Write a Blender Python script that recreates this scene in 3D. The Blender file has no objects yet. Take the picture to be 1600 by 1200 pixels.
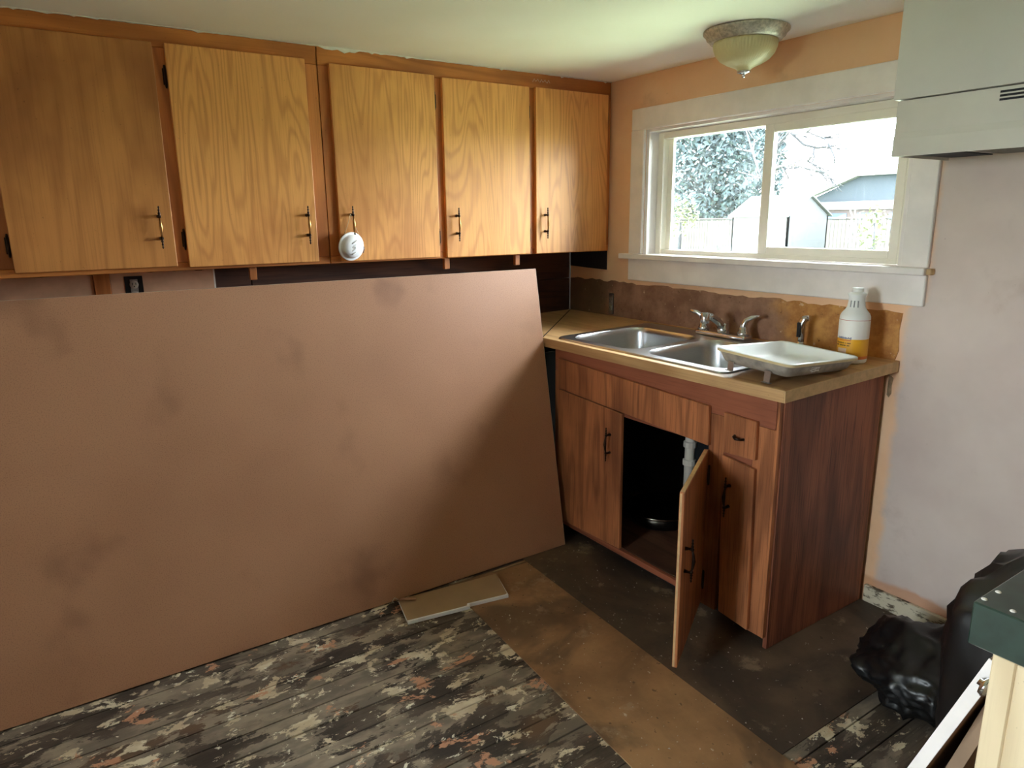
import bpy, bmesh, math, random
from mathutils import Vector, Matrix
random.seed(7)
PI = math.pi
scn = bpy.context.scene
col = scn.collection

# ------------------------------------------------------------------ camera
CAM = Vector((3.0445, -2.4247, 1.4201)); YAW, PITCH, ROLL, FPX = 0.983, -0.2323, -0.0124, 1094.2
_cy, _sy, _cp, _sp = math.cos(YAW), math.sin(YAW), math.cos(PITCH), math.sin(PITCH)
FWD = Vector((-_sy*_cp, _cy*_cp, _sp)); _r = Vector((_cy, _sy, 0)); _u = _r.cross(FWD)
RIGHT = _r*math.cos(ROLL) + _u*math.sin(ROLL); UP = -_r*math.sin(ROLL) + _u*math.cos(ROLL)
cam_d = bpy.data.cameras.new('camera'); cam = bpy.data.objects.new('camera', cam_d); col.objects.link(cam)
cam_d.sensor_width = 36.0; cam_d.lens = FPX/1600*36.0; cam_d.clip_start = 0.02; cam_d.clip_end = 400
cam.matrix_world = Matrix(((RIGHT.x, UP.x, -FWD.x, CAM.x), (RIGHT.y, UP.y, -FWD.y, CAM.y), (RIGHT.z, UP.z, -FWD.z, CAM.z), (0, 0, 0, 1)))
scn.camera = cam
def at(px, py, axis, val):
    d = FWD + RIGHT*((px-800)/FPX) - UP*((py-600)/FPX)
    return CAM + d*((val-CAM[axis])/d[axis])

# ------------------------------------------------------------------ sky, daylight, exposure
SKY = 10.0
w = bpy.data.worlds.new('sky'); scn.world = w; w.use_nodes = True
bg = w.node_tree.nodes['Background']; bg.inputs[0].default_value = (0.90, 0.955, 1.02, 1); bg.inputs[1].default_value = SKY
def portal(name, loc, rot, sx, sy):
    l = bpy.data.lights.new(name, 'AREA'); l.shape = 'RECTANGLE'; l.size = sx; l.size_y = sy; l.cycles.is_portal = True
    o = bpy.data.objects.new(name, l); o.location = loc; o.rotation_euler = rot; col.objects.link(o)
portal('window_daylight_portal', (1.174, 0.16, 1.526), (-PI/2, 0, 0), 1.25, 0.6)
portal('rear_daylight_portal', (1.925, -4.72, 1.40), (PI/2, 0, 0), 1.28, 1.13)
sun_d = bpy.data.lights.new('sun', 'SUN'); sun_d.energy = 50.0; sun_d.color = (1.0, 0.965, 0.92); sun_d.angle = 0.009
sun = bpy.data.objects.new('sun', sun_d); col.objects.link(sun); sun.location = (-20, -8, 22)
sun.rotation_euler = Vector((0.66, 0.22, -0.72)).to_track_quat('-Z', 'Y').to_euler()
vs = scn.view_settings
vs.view_transform = 'Standard'; vs.look = 'None'; vs.gamma = 1.0; vs.use_curve_mapping = False; vs.exposure = 2.1
scn.cycles.use_denoising = True
scn.cycles.max_bounces = 10; scn.cycles.diffuse_bounces = 7; scn.cycles.transparent_max_bounces = 12
scn.cycles.caustics_reflective = False; scn.cycles.caustics_refractive = False
scn.cycles.sample_clamp_indirect = 8.0

# ------------------------------------------------------------------ mesh helpers
class MB:
    def __init__(s): s.v = []; s.f = []; s.m = []; s.sm = []
    def add(s, vs, fs, mi=0, smooth=False):
        b = len(s.v); s.v += [tuple(x) for x in vs]
        for f in fs: s.f.append(tuple(b+i for i in f)); s.m.append(mi); s.sm.append(smooth)
        return s
    def box(s, x0, x1, y0, y1, z0, z1, mi=0):
        v = [(x, y, z) for z in (z0, z1) for y in (y0, y1) for x in (x0, x1)]
        return s.add(v, [(0,2,3,1), (4,5,7,6), (0,1,5,4), (2,6,7,3), (0,4,6,2), (1,3,7,5)], mi)
    def bbox(s, x0, x1, y0, y1, z0, z1, bv=0.003, mi=0, seg=1):
        bm = bmesh.new()
        vv = [bm.verts.new((x, y, z)) for z in (z0, z1) for y in (y0, y1) for x in (x0, x1)]
        for f in [(0,2,3,1), (4,5,7,6), (0,1,5,4), (2,6,7,3), (0,4,6,2), (1,3,7,5)]: bm.faces.new([vv[i] for i in f])
        bmesh.ops.bevel(bm, geom=list(bm.edges), offset=bv, segments=seg, affect='EDGES', profile=0.5)
        return s.frombm(bm, mi)
    def frombm(s, bm, mi=0, smooth=False):
        bm.verts.index_update()
        s.add([v.co[:] for v in bm.verts], [[v.index for v in f.verts] for f in bm.faces], mi, smooth); bm.free(); return s
    def prism(s, pts, axis, a, b, mi=0, bv=0.0):
        """polygon pts (2D in the two other axes, in cyclic order) extruded along axis a..b"""
        def P(p, t):
            if axis == 0: return (t, p[0], p[1])
            if axis == 1: return (p[0], t, p[1])
            return (p[0], p[1], t)
        n = len(pts)
        if bv:
            bm = bmesh.new()
            A = [bm.verts.new(P(p, a)) for p in pts]; B = [bm.verts.new(P(p, b)) for p in pts]
            bm.faces.new(A); bm.faces.new(B[::-1])
            for i in range(n): bm.faces.new((A[i], B[i], B[(i+1) % n], A[(i+1) % n]))
            bmesh.ops.recalc_face_normals(bm, faces=bm.faces)
            bmesh.ops.bevel(bm, geom=list(bm.edges), offset=bv, segments=1, affect='EDGES')
            return s.frombm(bm, mi)
        s.add([P(p, a) for p in pts]+[P(p, b) for p in pts], [tuple(range(n)), tuple(range(2*n-1, n-1, -1))]+[(i, n+i, n+(i+1) % n, (i+1) % n) for i in range(n)], mi)
        return s
    def lathe(s, prof, c=(0, 0, 0), seg=24, axis=2, mi=0, smooth=True, flute=0, famp=0.0):
        vs = []; n = len(prof)
        for k in range(seg):
            a = 2*PI*k/seg
            for (r, h) in prof:
                rr = r*(1+famp*math.cos(flute*a)) if flute else r
                x, y = rr*math.cos(a), rr*math.sin(a)
                p = (x, y, h) if axis == 2 else ((h, x, y) if axis == 0 else (x, h, y))
                vs.append((p[0]+c[0], p[1]+c[1], p[2]+c[2]))
        fs = []
        for k in range(seg):
            k2 = (k+1) % seg
            for i in range(n-1): fs.append((k*n+i, k2*n+i, k2*n+i+1, k*n+i+1))
        s.add(vs, fs, mi, smooth)
        if prof[0][0] > 1e-5: s.f.append(tuple(len(s.v)-seg*n+k*n for k in range(seg))[::-1]); s.m.append(mi); s.sm.append(False)
        if prof[-1][0] > 1e-5: s.f.append(tuple(len(s.v)-seg*n+k*n+n-1 for k in range(seg))); s.m.append(mi); s.sm.append(False)
        return s
    def tube(s, pts, rad, seg=10, mi=0, smooth=True):
        pts = [Vector(p) for p in pts]; n = len(pts)
        rads = rad if isinstance(rad, (list, tuple)) else [rad]*n
        up = Vector((0, 0, 1)); vs = []
        t0 = (pts[1]-pts[0]).normalized()
        if abs(t0.dot(up)) > 0.95: up = Vector((1, 0, 0))
        nrm = (up - t0*up.dot(t0)).normalized()
        for i in range(n):
            t = (pts[min(i+1, n-1)]-pts[max(i-1, 0)]).normalized()
            nrm = (nrm - t*nrm.dot(t)).normalized(); b = t.cross(nrm)
            for k in range(seg):
                a = 2*PI*k/seg; vs.append(pts[i]+(nrm*math.cos(a)+b*math.sin(a))*rads[i])
        fs = [(i*seg+k, i*seg+(k+1) % seg, (i+1)*seg+(k+1) % seg, (i+1)*seg+k) for i in range(n-1) for k in range(seg)]
        fs += [tuple(range(seg))[::-1], tuple((n-1)*seg+k for k in range(seg))]
        return s.add(vs, fs, mi, smooth)
    def build(s, name, mats, parent=None, loc=None, rot=None):
        me = bpy.data.meshes.new(name); me.from_pydata(s.v, [], s.f)
        if not isinstance(mats, (list, tuple)): mats = [mats]
        for m in mats: me.materials.append(m)
        me.polygons.foreach_set('material_index', s.m); me.polygons.foreach_set('use_smooth', s.sm)
        bm = bmesh.new(); bm.from_mesh(me); bmesh.ops.recalc_face_normals(bm, faces=bm.faces); bm.to_mesh(me); bm.free()
        o = bpy.data.objects.new(name, me); col.objects.link(o)
        if parent: o.parent = parent
        if loc is not None: o.location = loc
        if rot is not None: o.rotation_euler = rot
        return o
def tag(o, label, cat, group=None):
    o['label'] = label; o['category'] = cat
    if group: o['group'] = group
    return o
def struct(o): o['kind'] = 'structure'; return o
def thing(name, label, cat, loc=(0, 0, 0), rot=(0, 0, 0), group=None):
    o = bpy.data.objects.new(name, None); o.empty_display_size = 0.1; col.objects.link(o); o.location = loc; o.rotation_euler = rot
    return tag(o, label, cat, group)
def dup(o, parent=None, loc=None):
    c = o.copy(); col.objects.link(c); c.parent = parent if parent else o.parent
    if loc is not None: c.location = loc
    return c

# ------------------------------------------------------------------ material helpers
def srgb(r, g, b):
    f = lambda c: (c/255/12.92) if c/255 <= 0.04045 else ((c/255+0.055)/1.055)**2.4
    return (f(r), f(g), f(b), 1)
class NT:
    def __init__(s, name):
        s.mat = bpy.data.materials.new(name); s.mat.use_nodes = True; s.t = s.mat.node_tree
        s.p = s.t.nodes['Principled BSDF']; s.out = s.t.nodes['Material Output']
    def n(s, typ, **kw):
        nd = s.t.nodes.new(typ)
        for k, v in kw.items(): setattr(nd, k, v)
        return nd
    def l(s, a, b): s.t.links.new(a, b)
    def val(s, sock, v):
        if hasattr(v, 'is_linked'): s.l(v, sock)
        else: sock.default_value = v
    def math(s, op, a, b=None, clamp=False):
        nd = s.n('ShaderNodeMath', operation=op, use_clamp=clamp); s.val(nd.inputs[0], a)
        if b is not None: s.val(nd.inputs[1], b)
        return nd.outputs[0]
    def coord(s, kind='Object', scale=(1, 1, 1), rnd=0.0):
        if kind == 'World': src = s.n('ShaderNodeNewGeometry').outputs['Position']
        else: src = s.n('ShaderNodeTexCoord').outputs[kind]
        if rnd:
            oi = s.n('ShaderNodeObjectInfo'); v = s.n('ShaderNodeVectorMath', operation='SCALE'); v.inputs[0].default_value = (rnd, rnd*0.7, rnd*1.3); s.l(oi.outputs['Random'], v.inputs['Scale'])
            ad = s.n('ShaderNodeVectorMath', operation='ADD'); s.l(src, ad.inputs[0]); s.l(v.outputs[0], ad.inputs[1]); src = ad.outputs[0]
        m = s.n('ShaderNodeVectorMath', operation='MULTIPLY'); s.l(src, m.inputs[0]); m.inputs[1].default_value = scale
        return m.outputs[0]
    def sep(s, v): nd = s.n('ShaderNodeSeparateXYZ'); s.l(v, nd.inputs[0]); return nd.outputs
    def noise(s, v, scale=5, detail=4, rough=0.55, dist=0.0):
        nd = s.n('ShaderNodeTexNoise'); s.l(v, nd.inputs['Vector']); nd.inputs['Scale'].default_value = scale; nd.inputs['Detail'].default_value = detail
        nd.inputs['Roughness'].default_value = rough; nd.inputs['Distortion'].default_value = dist; return nd.outputs['Fac']
    def voro(s, v, scale=5, feature='F1'):
        nd = s.n('ShaderNodeTexVoronoi', feature=feature); s.l(v, nd.inputs['Vector']); nd.inputs['Scale'].default_value = scale; return nd.outputs['Distance']
    def ramp(s, fac, a, b, smooth=True):
        nd = s.n('ShaderNodeMapRange', interpolation_type='SMOOTHSTEP' if smooth else 'LINEAR'); s.l(fac, nd.inputs['Value'])
        nd.inputs['From Min'].default_value = a; nd.inputs['From Max'].default_value = b; return nd.outputs[0]
    def mix(s, fac, a, b, mode='MIX'):
        nd = s.n('ShaderNodeMix', data_type='RGBA', blend_type=mode); s.val(nd.inputs['Factor'], fac)
        s.val(nd.inputs['A'], a); s.val(nd.inputs['B'], b); return nd.outputs['Result']
    def bump(s, h, strength=0.3, dist=0.002):
        nd = s.n('ShaderNodeBump'); nd.inputs['Strength'].default_value = strength; nd.inputs['Distance'].default_value = dist
        s.l(h, nd.inputs['Height']); s.l(nd.outputs[0], s.p.inputs['Normal'])
    def fin(s, base=None, rough=0.6, metal=0.0, spec=0.5):
        if base is not None: s.val(s.p.inputs['Base Color'], base)
        s.val(s.p.inputs['Roughness'], rough); s.p.inputs['Metallic'].default_value = metal; s.p.inputs['Specular IOR Level'].default_value = spec
        return s.mat
def plain(name, c, rough=0.6, metal=0.0, var=0.12, scale=8, spec=0.5, bump=0.0):
    m = NT(name); v = m.coord('Object', rnd=3.0); n = m.noise(v, scale, 5)
    dark = tuple(x*(1-var*2) for x in c[:3])+(1,)
    if bump: m.bump(m.noise(v, scale*6, 3), bump)
    return m.fin(m.mix(m.ramp(n, 0.3, 0.7), dark, c), rough, metal, spec)
def wood(name, light, dark, grain=2, ring=14, size=1.0, rough=0.45, fiber=0.35, grime=None, grime_amt=0.5, spec=0.4, lo=0.46, stretch=0.12, line=0.55):
    m = NT(name); sc = [2.2*size]*3; sc[grain] = 2.2*size*stretch
    v = m.coord('Object', tuple(sc), rnd=9.0)
    n = m.noise(v, 1.6, 2.5, 0.5, 0.35)
    fr = m.math('FRACT', m.math('MULTIPLY', n, ring))
    tri = m.math('ABSOLUTE', m.math('SUBTRACT', fr, 0.5))            # 0..0.5
    ln_ = m.ramp(tri, lo-0.28, 0.5)
    sf = [150*size]*3; sf[grain] = 4*size
    fb = m.noise(m.coord('Object', tuple(sf), rnd=9.0), 1.0, 3, 0.6)
    c = m.mix(m.math('MULTIPLY', ln_, line), light, dark)
    c = m.mix(m.math('MULTIPLY', m.ramp(fb, 0.45, 0.75), fiber), c, dark)
    sb = [1.4]*3; sb[grain] = 0.9
    big = m.noise(m.coord('Object', tuple(sb), rnd=9.0), 1.7, 4, 0.6)
    c = m.mix(m.math('MULTIPLY', m.ramp(big, 0.42, 0.72), grime_amt), c, grime or dark)
    spk = m.ramp(m.noise(m.coord('Object', (1, 1, 1), rnd=9.0), 130, 2), 0.70, 0.78)
    c = m.mix(m.math('MULTIPLY', spk, 0.45), c, (dark[0]*0.3, dark[1]*0.3, dark[2]*0.3, 1))
    m.bump(fb, 0.12, 0.001)
    return m.fin(c, rough, 0, spec)
M = {}
M['door'] = wood('honey_birch_plywood', srgb(238, 172, 100), srgb(182, 110, 54), 2, 30, 1.25, 0.42, 0.35, srgb(176, 110, 56), 0.55, line=0.38)
M['door_brown'] = wood('brown_birch_plywood', srgb(206, 142, 80), srgb(148, 90, 46), 2, 14, 1.0, 0.42, 0.30, srgb(138, 82, 42), 0.7, line=0.30)  # darker, browner wood for the leftmost door
M['frame_v'] = wood('orange_brown_fir_upright', srgb(204, 130, 70), srgb(150, 86, 42), 2, 9, 1.2, 0.45, 0.3, srgb(128, 72, 38), 0.5)
M['frame_h'] = wood('orange_brown_fir_level', srgb(208, 132, 66), srgb(154, 88, 40), 1, 9, 1.2, 0.45, 0.3, srgb(132, 76, 38), 0.5)
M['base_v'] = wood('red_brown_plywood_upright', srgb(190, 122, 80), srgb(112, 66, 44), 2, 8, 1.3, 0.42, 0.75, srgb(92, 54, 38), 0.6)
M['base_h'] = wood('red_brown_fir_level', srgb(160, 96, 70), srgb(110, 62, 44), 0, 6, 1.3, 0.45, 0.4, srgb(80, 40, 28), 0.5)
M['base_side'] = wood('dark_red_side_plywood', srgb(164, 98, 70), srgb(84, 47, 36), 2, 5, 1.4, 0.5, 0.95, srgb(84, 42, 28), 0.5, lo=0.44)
M['counter'] = wood('bare_tan_counter_board', srgb(206, 168, 120), srgb(150, 108, 66), 0, 7, 1.0, 0.5, 0.45, srgb(140, 104, 70), 0.6)
M['plank_dark'] = wood('dark_sheathing_plank', srgb(96, 62, 46), srgb(46, 30, 26), 1, 8, 1.2, 0.7, 0.6, srgb(30, 22, 22), 0.7)
M['shed_wood'] = wood('weathered_fence_board', srgb(37, 35, 31), srgb(29, 28, 25), 2, 6, 0.6, 0.9, 0.4)
M['shelf_in'] = wood('dark_cabinet_floor_board', srgb(110, 74, 54), srgb(60, 40, 32), 0, 6, 1.0, 0.6, 0.5, srgb(40, 30, 26), 0.8)
M['ply_edge'] = plain('pale_plywood_edge', srgb(218, 182, 134), 0.7, 0, 0.10, 45)
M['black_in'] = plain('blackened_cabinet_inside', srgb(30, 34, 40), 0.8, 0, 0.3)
M['bronze'] = plain('dark_bronze', srgb(58, 42, 32), 0.38, 0.8, 0.25, 40)
M['brass'] = plain('worn_brass', srgb(196, 150, 92), 0.3, 0.9, 0.15, 30)
M['chrome'] = plain('chrome', srgb(214, 216, 220), 0.12, 1.0, 0.05, 20)
M['white_vinyl'] = plain('cream_window_vinyl', srgb(244, 240, 228), 0.4, 0, 0.03, 6)
M['trim'] = plain('cream_trim_paint', srgb(244, 238, 236), 0.5, 0, 0.06, 7, bump=0.05)
M['black_plastic'] = plain('black_plastic_box', srgb(18, 18, 20), 0.4)
M['pvc'] = plain('white_pvc', srgb(226, 222, 212), 0.4, 0, 0.06)
M['plaster'] = plain('ragged_white_plaster', srgb(236, 232, 222), 0.85, 0, 0.08, 30)
M['gyp_white'] = plain('white_gypsum_edge', srgb(240, 240, 240), 0.8, 0, 0.04, 30)
M['gyp_paper'] = plain('brown_gypsum_paper', srgb(166, 138, 104), 0.8, 0, 0.06, 8)

def mat_ceiling():
    m = NT('ceiling_paint'); v = m.coord('World')
    c = m.mix(m.ramp(m.noise(v, 1.2, 3), 0.35, 0.7), srgb(240, 239, 230), srgb(246, 246, 240))
    m.bump(m.noise(v, 90, 3), 0.12, 0.002); return m.fin(c, 0.8)
M['ceiling'] = mat_ceiling()
def mat_backwall():
    m = NT('peach_and_pink_wall_paint'); v = m.coord('World'); s = m.sep(v)
    nz = m.noise(v, 9, 5, 0.6)
    peach = m.mix(m.ramp(m.noise(v, 2.2, 5, 0.6), 0.35, 0.7), srgb(236, 190, 150), srgb(242, 204, 168))
    pink = m.mix(m.ramp(m.noise(v, 1.7, 5, 0.6), 0.35, 0.7), srgb(206, 188, 180), srgb(220, 204, 196))
    edge = m.math('ADD', s[0], m.math('MULTIPLY', m.math('SUBTRACT', nz, 0.5), 0.06))
    edge = m.math('ADD', edge, m.math('MULTIPLY', m.ramp(s[2], 1.14, 1.10), 0.055))
    below = m.ramp(edge, 1.865, 1.90)
    c = m.mix(below, peach, pink)
    # bare peach margin beside the cabinet gap and above the baseboard
    strip = m.math('MULTIPLY', m.ramp(m.math('ADD', s[2], m.math('MULTIPLY', m.math('SUBTRACT', nz, 0.5), 0.05)), 0.115, 0.095), 0.8)
    c = m.mix(strip, c, srgb(206, 150, 112))
    grime = m.ramp(m.noise(v, 4.5, 6, 0.65), 0.56, 0.78)
    c = m.mix(m.math('MULTIPLY', grime, 0.28), c, srgb(150, 118, 96))
    spk = m.ramp(m.noise(v, 75, 2), 0.735, 0.77); c = m.mix(m.math('MULTIPLY', spk, 0.5), c, srgb(110, 66, 44))
    m.bump(m.noise(v, 60, 4), 0.15, 0.002); return m.fin(c, 0.65)
M['backwall'] = mat_backwall()
M['wall_plain'] = plain('pale_pink_wall_paint', srgb(226, 210, 196), 0.7, 0, 0.05, 2)
M['pink_gyp'] = plain('pink_drywall_remnant', srgb(226, 180, 146), 0.75, 0, 0.12, 9)
def mat_backsplash():
    m = NT('stripped_backsplash_glue'); v = m.coord('World'); s = m.sep(v)
    nz = m.noise(v, 7, 6, 0.65)
    brown = m.mix(m.ramp(nz, 0.35, 0.68), srgb(128, 92, 72), srgb(168, 130, 108))
    och = m.mix(m.ramp(m.noise(v, 11, 6, 0.7), 0.35, 0.68), srgb(166, 108, 56), srgb(206, 152, 84))
    f = m.ramp(m.math('ADD', s[0], m.math('MULTIPLY', m.math('SUBTRACT', m.noise(v, 5, 4), 0.5), 0.5)), 1.25, 1.42)
    c = m.mix(f, brown, och)
    grey = m.math('MULTIPLY', m.ramp(m.math('ADD', s[0], m.math('MULTIPLY', m.math('SUBTRACT', nz, 0.5), 0.25)), 0.36, 0.28), 0.55)
    c = m.mix(grey, c, srgb(112, 100, 86))
    c = m.mix(m.math('MULTIPLY', m.ramp(m.noise(v, 40, 4, 0.6), 0.63, 0.70), 0.6), c, srgb(84, 52, 34))
    c = m.mix(m.math('MULTIPLY', m.ramp(m.noise(v, 27, 4, 0.6), 0.66, 0.71), 0.7), c, srgb(222, 196, 168))
    m.bump(nz, 0.3, 0.004); return m.fin(c, 0.7)
M['backsplash'] = mat_backsplash()
def mat_sheet():
    m = NT('brown_hardboard'); v = m.coord('Object')
    c = m.mix(m.ramp(m.noise(v, 1.3, 3), 0.3, 0.7), srgb(174, 127, 98), srgb(188, 141, 111))
    st = m.math('MULTIPLY', m.ramp(m.noise(v, 3.6, 3, 0.45), 0.58, 0.78), 0.55); c = m.mix(st, c, srgb(118, 78, 60))
    c = m.mix(m.math('MULTIPLY', m.ramp(m.noise(v, 300, 2), 0.48, 0.72), 0.40), c, srgb(112, 76, 60))
    m.bump(m.noise(v, 420, 2), 0.15, 0.001); return m.fin(c, 0.5, 0, 0.45)
M['sheet'] = mat_sheet()
M['sheet_edge'] = plain('pale_hardboard_edge', srgb(206, 188, 168), 0.8, 0, 0.1, 40)
def mat_plank():
    m = NT('scraped_floor_plank'); v = m.coord('World')
    st = m.coord('World', (8.5, 3.8, 1)); st2 = m.coord('World', (18, 8.0, 1)); fine = m.coord('World', (190, 5, 1))
    oi = m.n('ShaderNodeObjectInfo').outputs['Random']
    fb = m.noise(fine, 1.0, 3, 0.6)
    base = m.mix(m.ramp(m.noise(st, 0.9, 4, 0.6), 0.35, 0.68), srgb(58, 50, 44), srgb(102, 90, 78))
    base = m.mix(m.math('MULTIPLY', m.ramp(fb, 0.45, 0.7), 0.5), base, srgb(50, 44, 40))
    s = m.sep(v)
    brownf = m.math('MULTIPLY', m.ramp(m.noise(st, 0.7, 3, 0.5), 0.55, 0.7), 0.8)
    base = m.mix(brownf, base, srgb(110, 84, 64))
    # old paint and adhesive patches with crisp torn edges
    n1 = m.math('ADD', m.noise(st, 1.1, 10, 0.70, 0.3), m.math('MULTIPLY', m.math('SUBTRACT', oi, 0.5), 0.10))
    n1 = m.math('ADD', n1, m.math('MULTIPLY', m.math('SUBTRACT', fb, 0.5), 0.12))
    n1 = m.math('ADD', n1, m.math('MULTIPLY', m.ramp(s[0], 1.75, 1.0), 0.045))
    cream = m.mix(m.ramp(m.noise(st2, 1.1, 4), 0.4, 0.62), srgb(192, 174, 146), srgb(218, 206, 180))
    grey = m.mix(m.ramp(m.noise(st2, 0.8, 4), 0.4, 0.62), srgb(114, 103, 91), srgb(150, 136, 118))
    c = m.mix(m.ramp(n1, 0.515, 0.54), base, grey)
    n2 = m.noise(m.coord('World', (8, 4.6, 4)), 1.5, 10, 0.70, 0.35)
    c = m.mix(m.ramp(n2, 0.562, 0.576), c, cream)
    n3 = m.noise(m.coord('World', (7, 4.0, 9)), 1.3, 9, 0.68, 0.3)
    c = m.mix(m.ramp(n3, 0.605, 0.62), c, srgb(192, 142, 112))
    n4 = m.noise(m.coord('World', (14, 9, 9)), 1.7, 9, 0.68, 0.5)
    c = m.mix(m.ramp(n4, 0.62, 0.635), c, srgb(226, 220, 200))
    m.bump(m.math('ADD', n1, n2), 0.5, 0.006); return m.fin(c, 0.6, 0, 0.35)
M['plank'] = mat_plank()
M['subfloor'] = plain('dark_subfloor', srgb(24, 21, 19), 0.9)
def mat_hardboard(name, a, b, dirt, amt):
    m = NT(name); v = m.coord('World')
    c = m.mix(m.ramp(m.noise(v, 3.0, 6, 0.65), 0.33, 0.68), a, b)
    c = m.mix(m.math('MULTIPLY', m.ramp(m.noise(v, 2.1, 5, 0.6, 0.6), 0.46, 0.62), amt), c, dirt)
    c = m.mix(m.math('MULTIPLY', m.ramp(m.noise(v, 6.5, 7, 0.7), 0.58, 0.66), 0.4), c, srgb(172, 150, 124))
    c = m.mix(m.math('MULTIPLY', m.ramp(m.noise(v, 70, 2), 0.72, 0.76), 0.7), c, srgb(214, 204, 188))
    c = m.mix(m.math('MULTIPLY', m.ramp(m.noise(v, 48, 3), 0.66, 0.72), 0.6), c, srgb(42, 30, 22))
    m.bump(m.noise(v, 40, 4), 0.2, 0.002); return m.fin(c, 0.55, 0, 0.4)
M['hb_tan'] = mat_hardboard('stained_tan_underlay', srgb(132, 98, 68), srgb(170, 130, 92), srgb(84, 66, 50), 0.75)
M['hb_dark'] = mat_hardboard('grimy_dark_underlay', srgb(76, 62, 50), srgb(104, 84, 66), srgb(54, 47, 42), 0.8)
def mat_steel():
    m = NT('brushed_steel'); v = m.coord('Object', (260, 3, 260))
    n = m.noise(v, 1, 3); m.bump(n, 0.05, 0.0005)
    return m.fin(m.mix(n, srgb(188, 190, 194), srgb(214, 216, 220)), 0.28, 1.0)
M['steel'] = mat_steel()
M['hood'] = plain('grey_green_hood_enamel', srgb(216, 212, 206), 0.35, 0, 0.04, 5)
M['hood_cab'] = plain('grey_cabinet_paint', srgb(212, 209, 206), 0.5, 0, 0.03, 4)
M['dark_slot'] = plain('dark_vent_slot', srgb(24, 26, 34), 0.7)
M['filter'] = plain('greasy_filter_mesh', srgb(120, 116, 104), 0.5, 0.4, 0.3, 80)
M['enamel'] = plain('white_enamel', srgb(244, 247, 248), 0.25, 0, 0.02, 6)
M['enamel_rim'] = plain('cream_enamel_rim', srgb(224, 206, 160), 0.35, 0, 0.08, 14)
M['tray_grey'] = plain('scuffed_grey_tray_side', srgb(186, 180, 170), 0.45, 0.2, 0.2, 25)
M['bag'] = plain('black_bin_bag', srgb(12, 13, 15), 0.4, 0, 0.2, 6, spec=0.6)
M['green'] = G_ = plain('chipped_green_paint', srgb(40, 62, 53), 0.3, 0, 0.2, 30, spec=0.6)
G_.node_tree.nodes['Principled BSDF'].inputs['Coat Weight'].default_value = 0.7; G_.node_tree.nodes['Principled BSDF'].inputs['Coat Roughness'].default_value = 0.25
M['post'] = wood('cream_painted_post', srgb(232, 212, 176), srgb(200, 176, 138), 2, 6, 1.2, 0.6, 0.2, srgb(206, 184, 150), 0.3)
M['leaf_dark'] = plain('conifer_needles', srgb(54, 70, 74), 0.8, 0, 0.35, 2)
M['leaf_yellow'] = plain('spring_leaves', srgb(66, 70, 38), 0.7, 0, 0.25, 4)
M['bark'] = plain('grey_bark', srgb(30, 31, 36), 0.9, 0, 0.3, 12)
M['grass'] = plain('lawn_grass', srgb(104, 116, 94), 0.9, 0, 0.2, 1.2)
M['siding_white'] = plain('white_shed_siding', srgb(76, 77, 77), 0.7, 0, 0.03)
M['siding_blue'] = plain('slate_blue_siding', srgb(36, 44, 52), 0.8, 0, 0.06)
M['siding_shaded'] = plain('shaded_shed_end', srgb(41, 43, 45), 0.8, 0, 0.05)  # ends of the white shed, their shade painted in as a darker tone
M['roofing'] = plain('pale_roof_shingle', srgb(50, 52, 54), 0.9, 0, 0.1, 3)
M['brick'] = plain('brown_chimney', srgb(46, 43, 46), 0.9, 0, 0.1)
M['far_green'] = plain('green_far_siding', srgb(54, 64, 64), 0.8)
M['far_dark'] = plain('dark_far_window', srgb(46, 58, 74), 0.5)
M['far_red'] = plain('reddish_far_wall', srgb(60, 50, 49), 0.8)

def mat_glass(name, haze, streak):
    m = NT(name); t = m.t
    tr = m.n('ShaderNodeBsdfTransparent'); tr.inputs[0].default_value = (0.95, 0.98, 0.97, 1)
    gl = m.n('ShaderNodeBsdfGlossy'); gl.inputs['Roughness'].default_value = 0.02
    fr = m.n('ShaderNodeFresnel'); fr.inputs[0].default_value = 1.3
    mx = m.n('ShaderNodeMixShader'); m.l(fr.outputs[0], mx.inputs[0]); m.l(tr.outputs[0], mx.inputs[1]); m.l(gl.outputs[0], mx.inputs[2])
    tl = m.n('ShaderNodeBsdfTranslucent'); tl.inputs[0].default_value = (0.80, 0.90, 0.93, 1)
    n1 = m.ramp(m.noise(m.coord('Object', (1, 1, 1)), 4.5, 5, 0.6), 0.35, 0.68)
    n2 = m.ramp(m.noise(m.coord('Object', (60, 60, 5)), 1.0, 3), 0.5, 0.7)
    sp = m.ramp(m.noise(m.coord('Object'), 120, 1), 0.72, 0.76)
    f = m.math('ADD', m.math('MULTIPLY', n1, haze), m.math('MULTIPLY', n2, streak)); f = m.math('ADD', f, m.math('MULTIPLY', sp, 0.03), True)
    mx2 = m.n('ShaderNodeMixShader'); m.l(f, mx2.inputs[0]); m.l(mx.outputs[0], mx2.inputs[1]); m.l(tl.outputs[0], mx2.inputs[2])
    m.l(mx2.outputs[0], m.out.inputs[0]); return m.mat
M['glass_hazy'] = mat_glass('fogged_window_glass', 0.008, 0.006); M['glass'] = mat_glass('spotted_window_glass', 0.004, 0.003)
PANE2 = M['glass']
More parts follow.
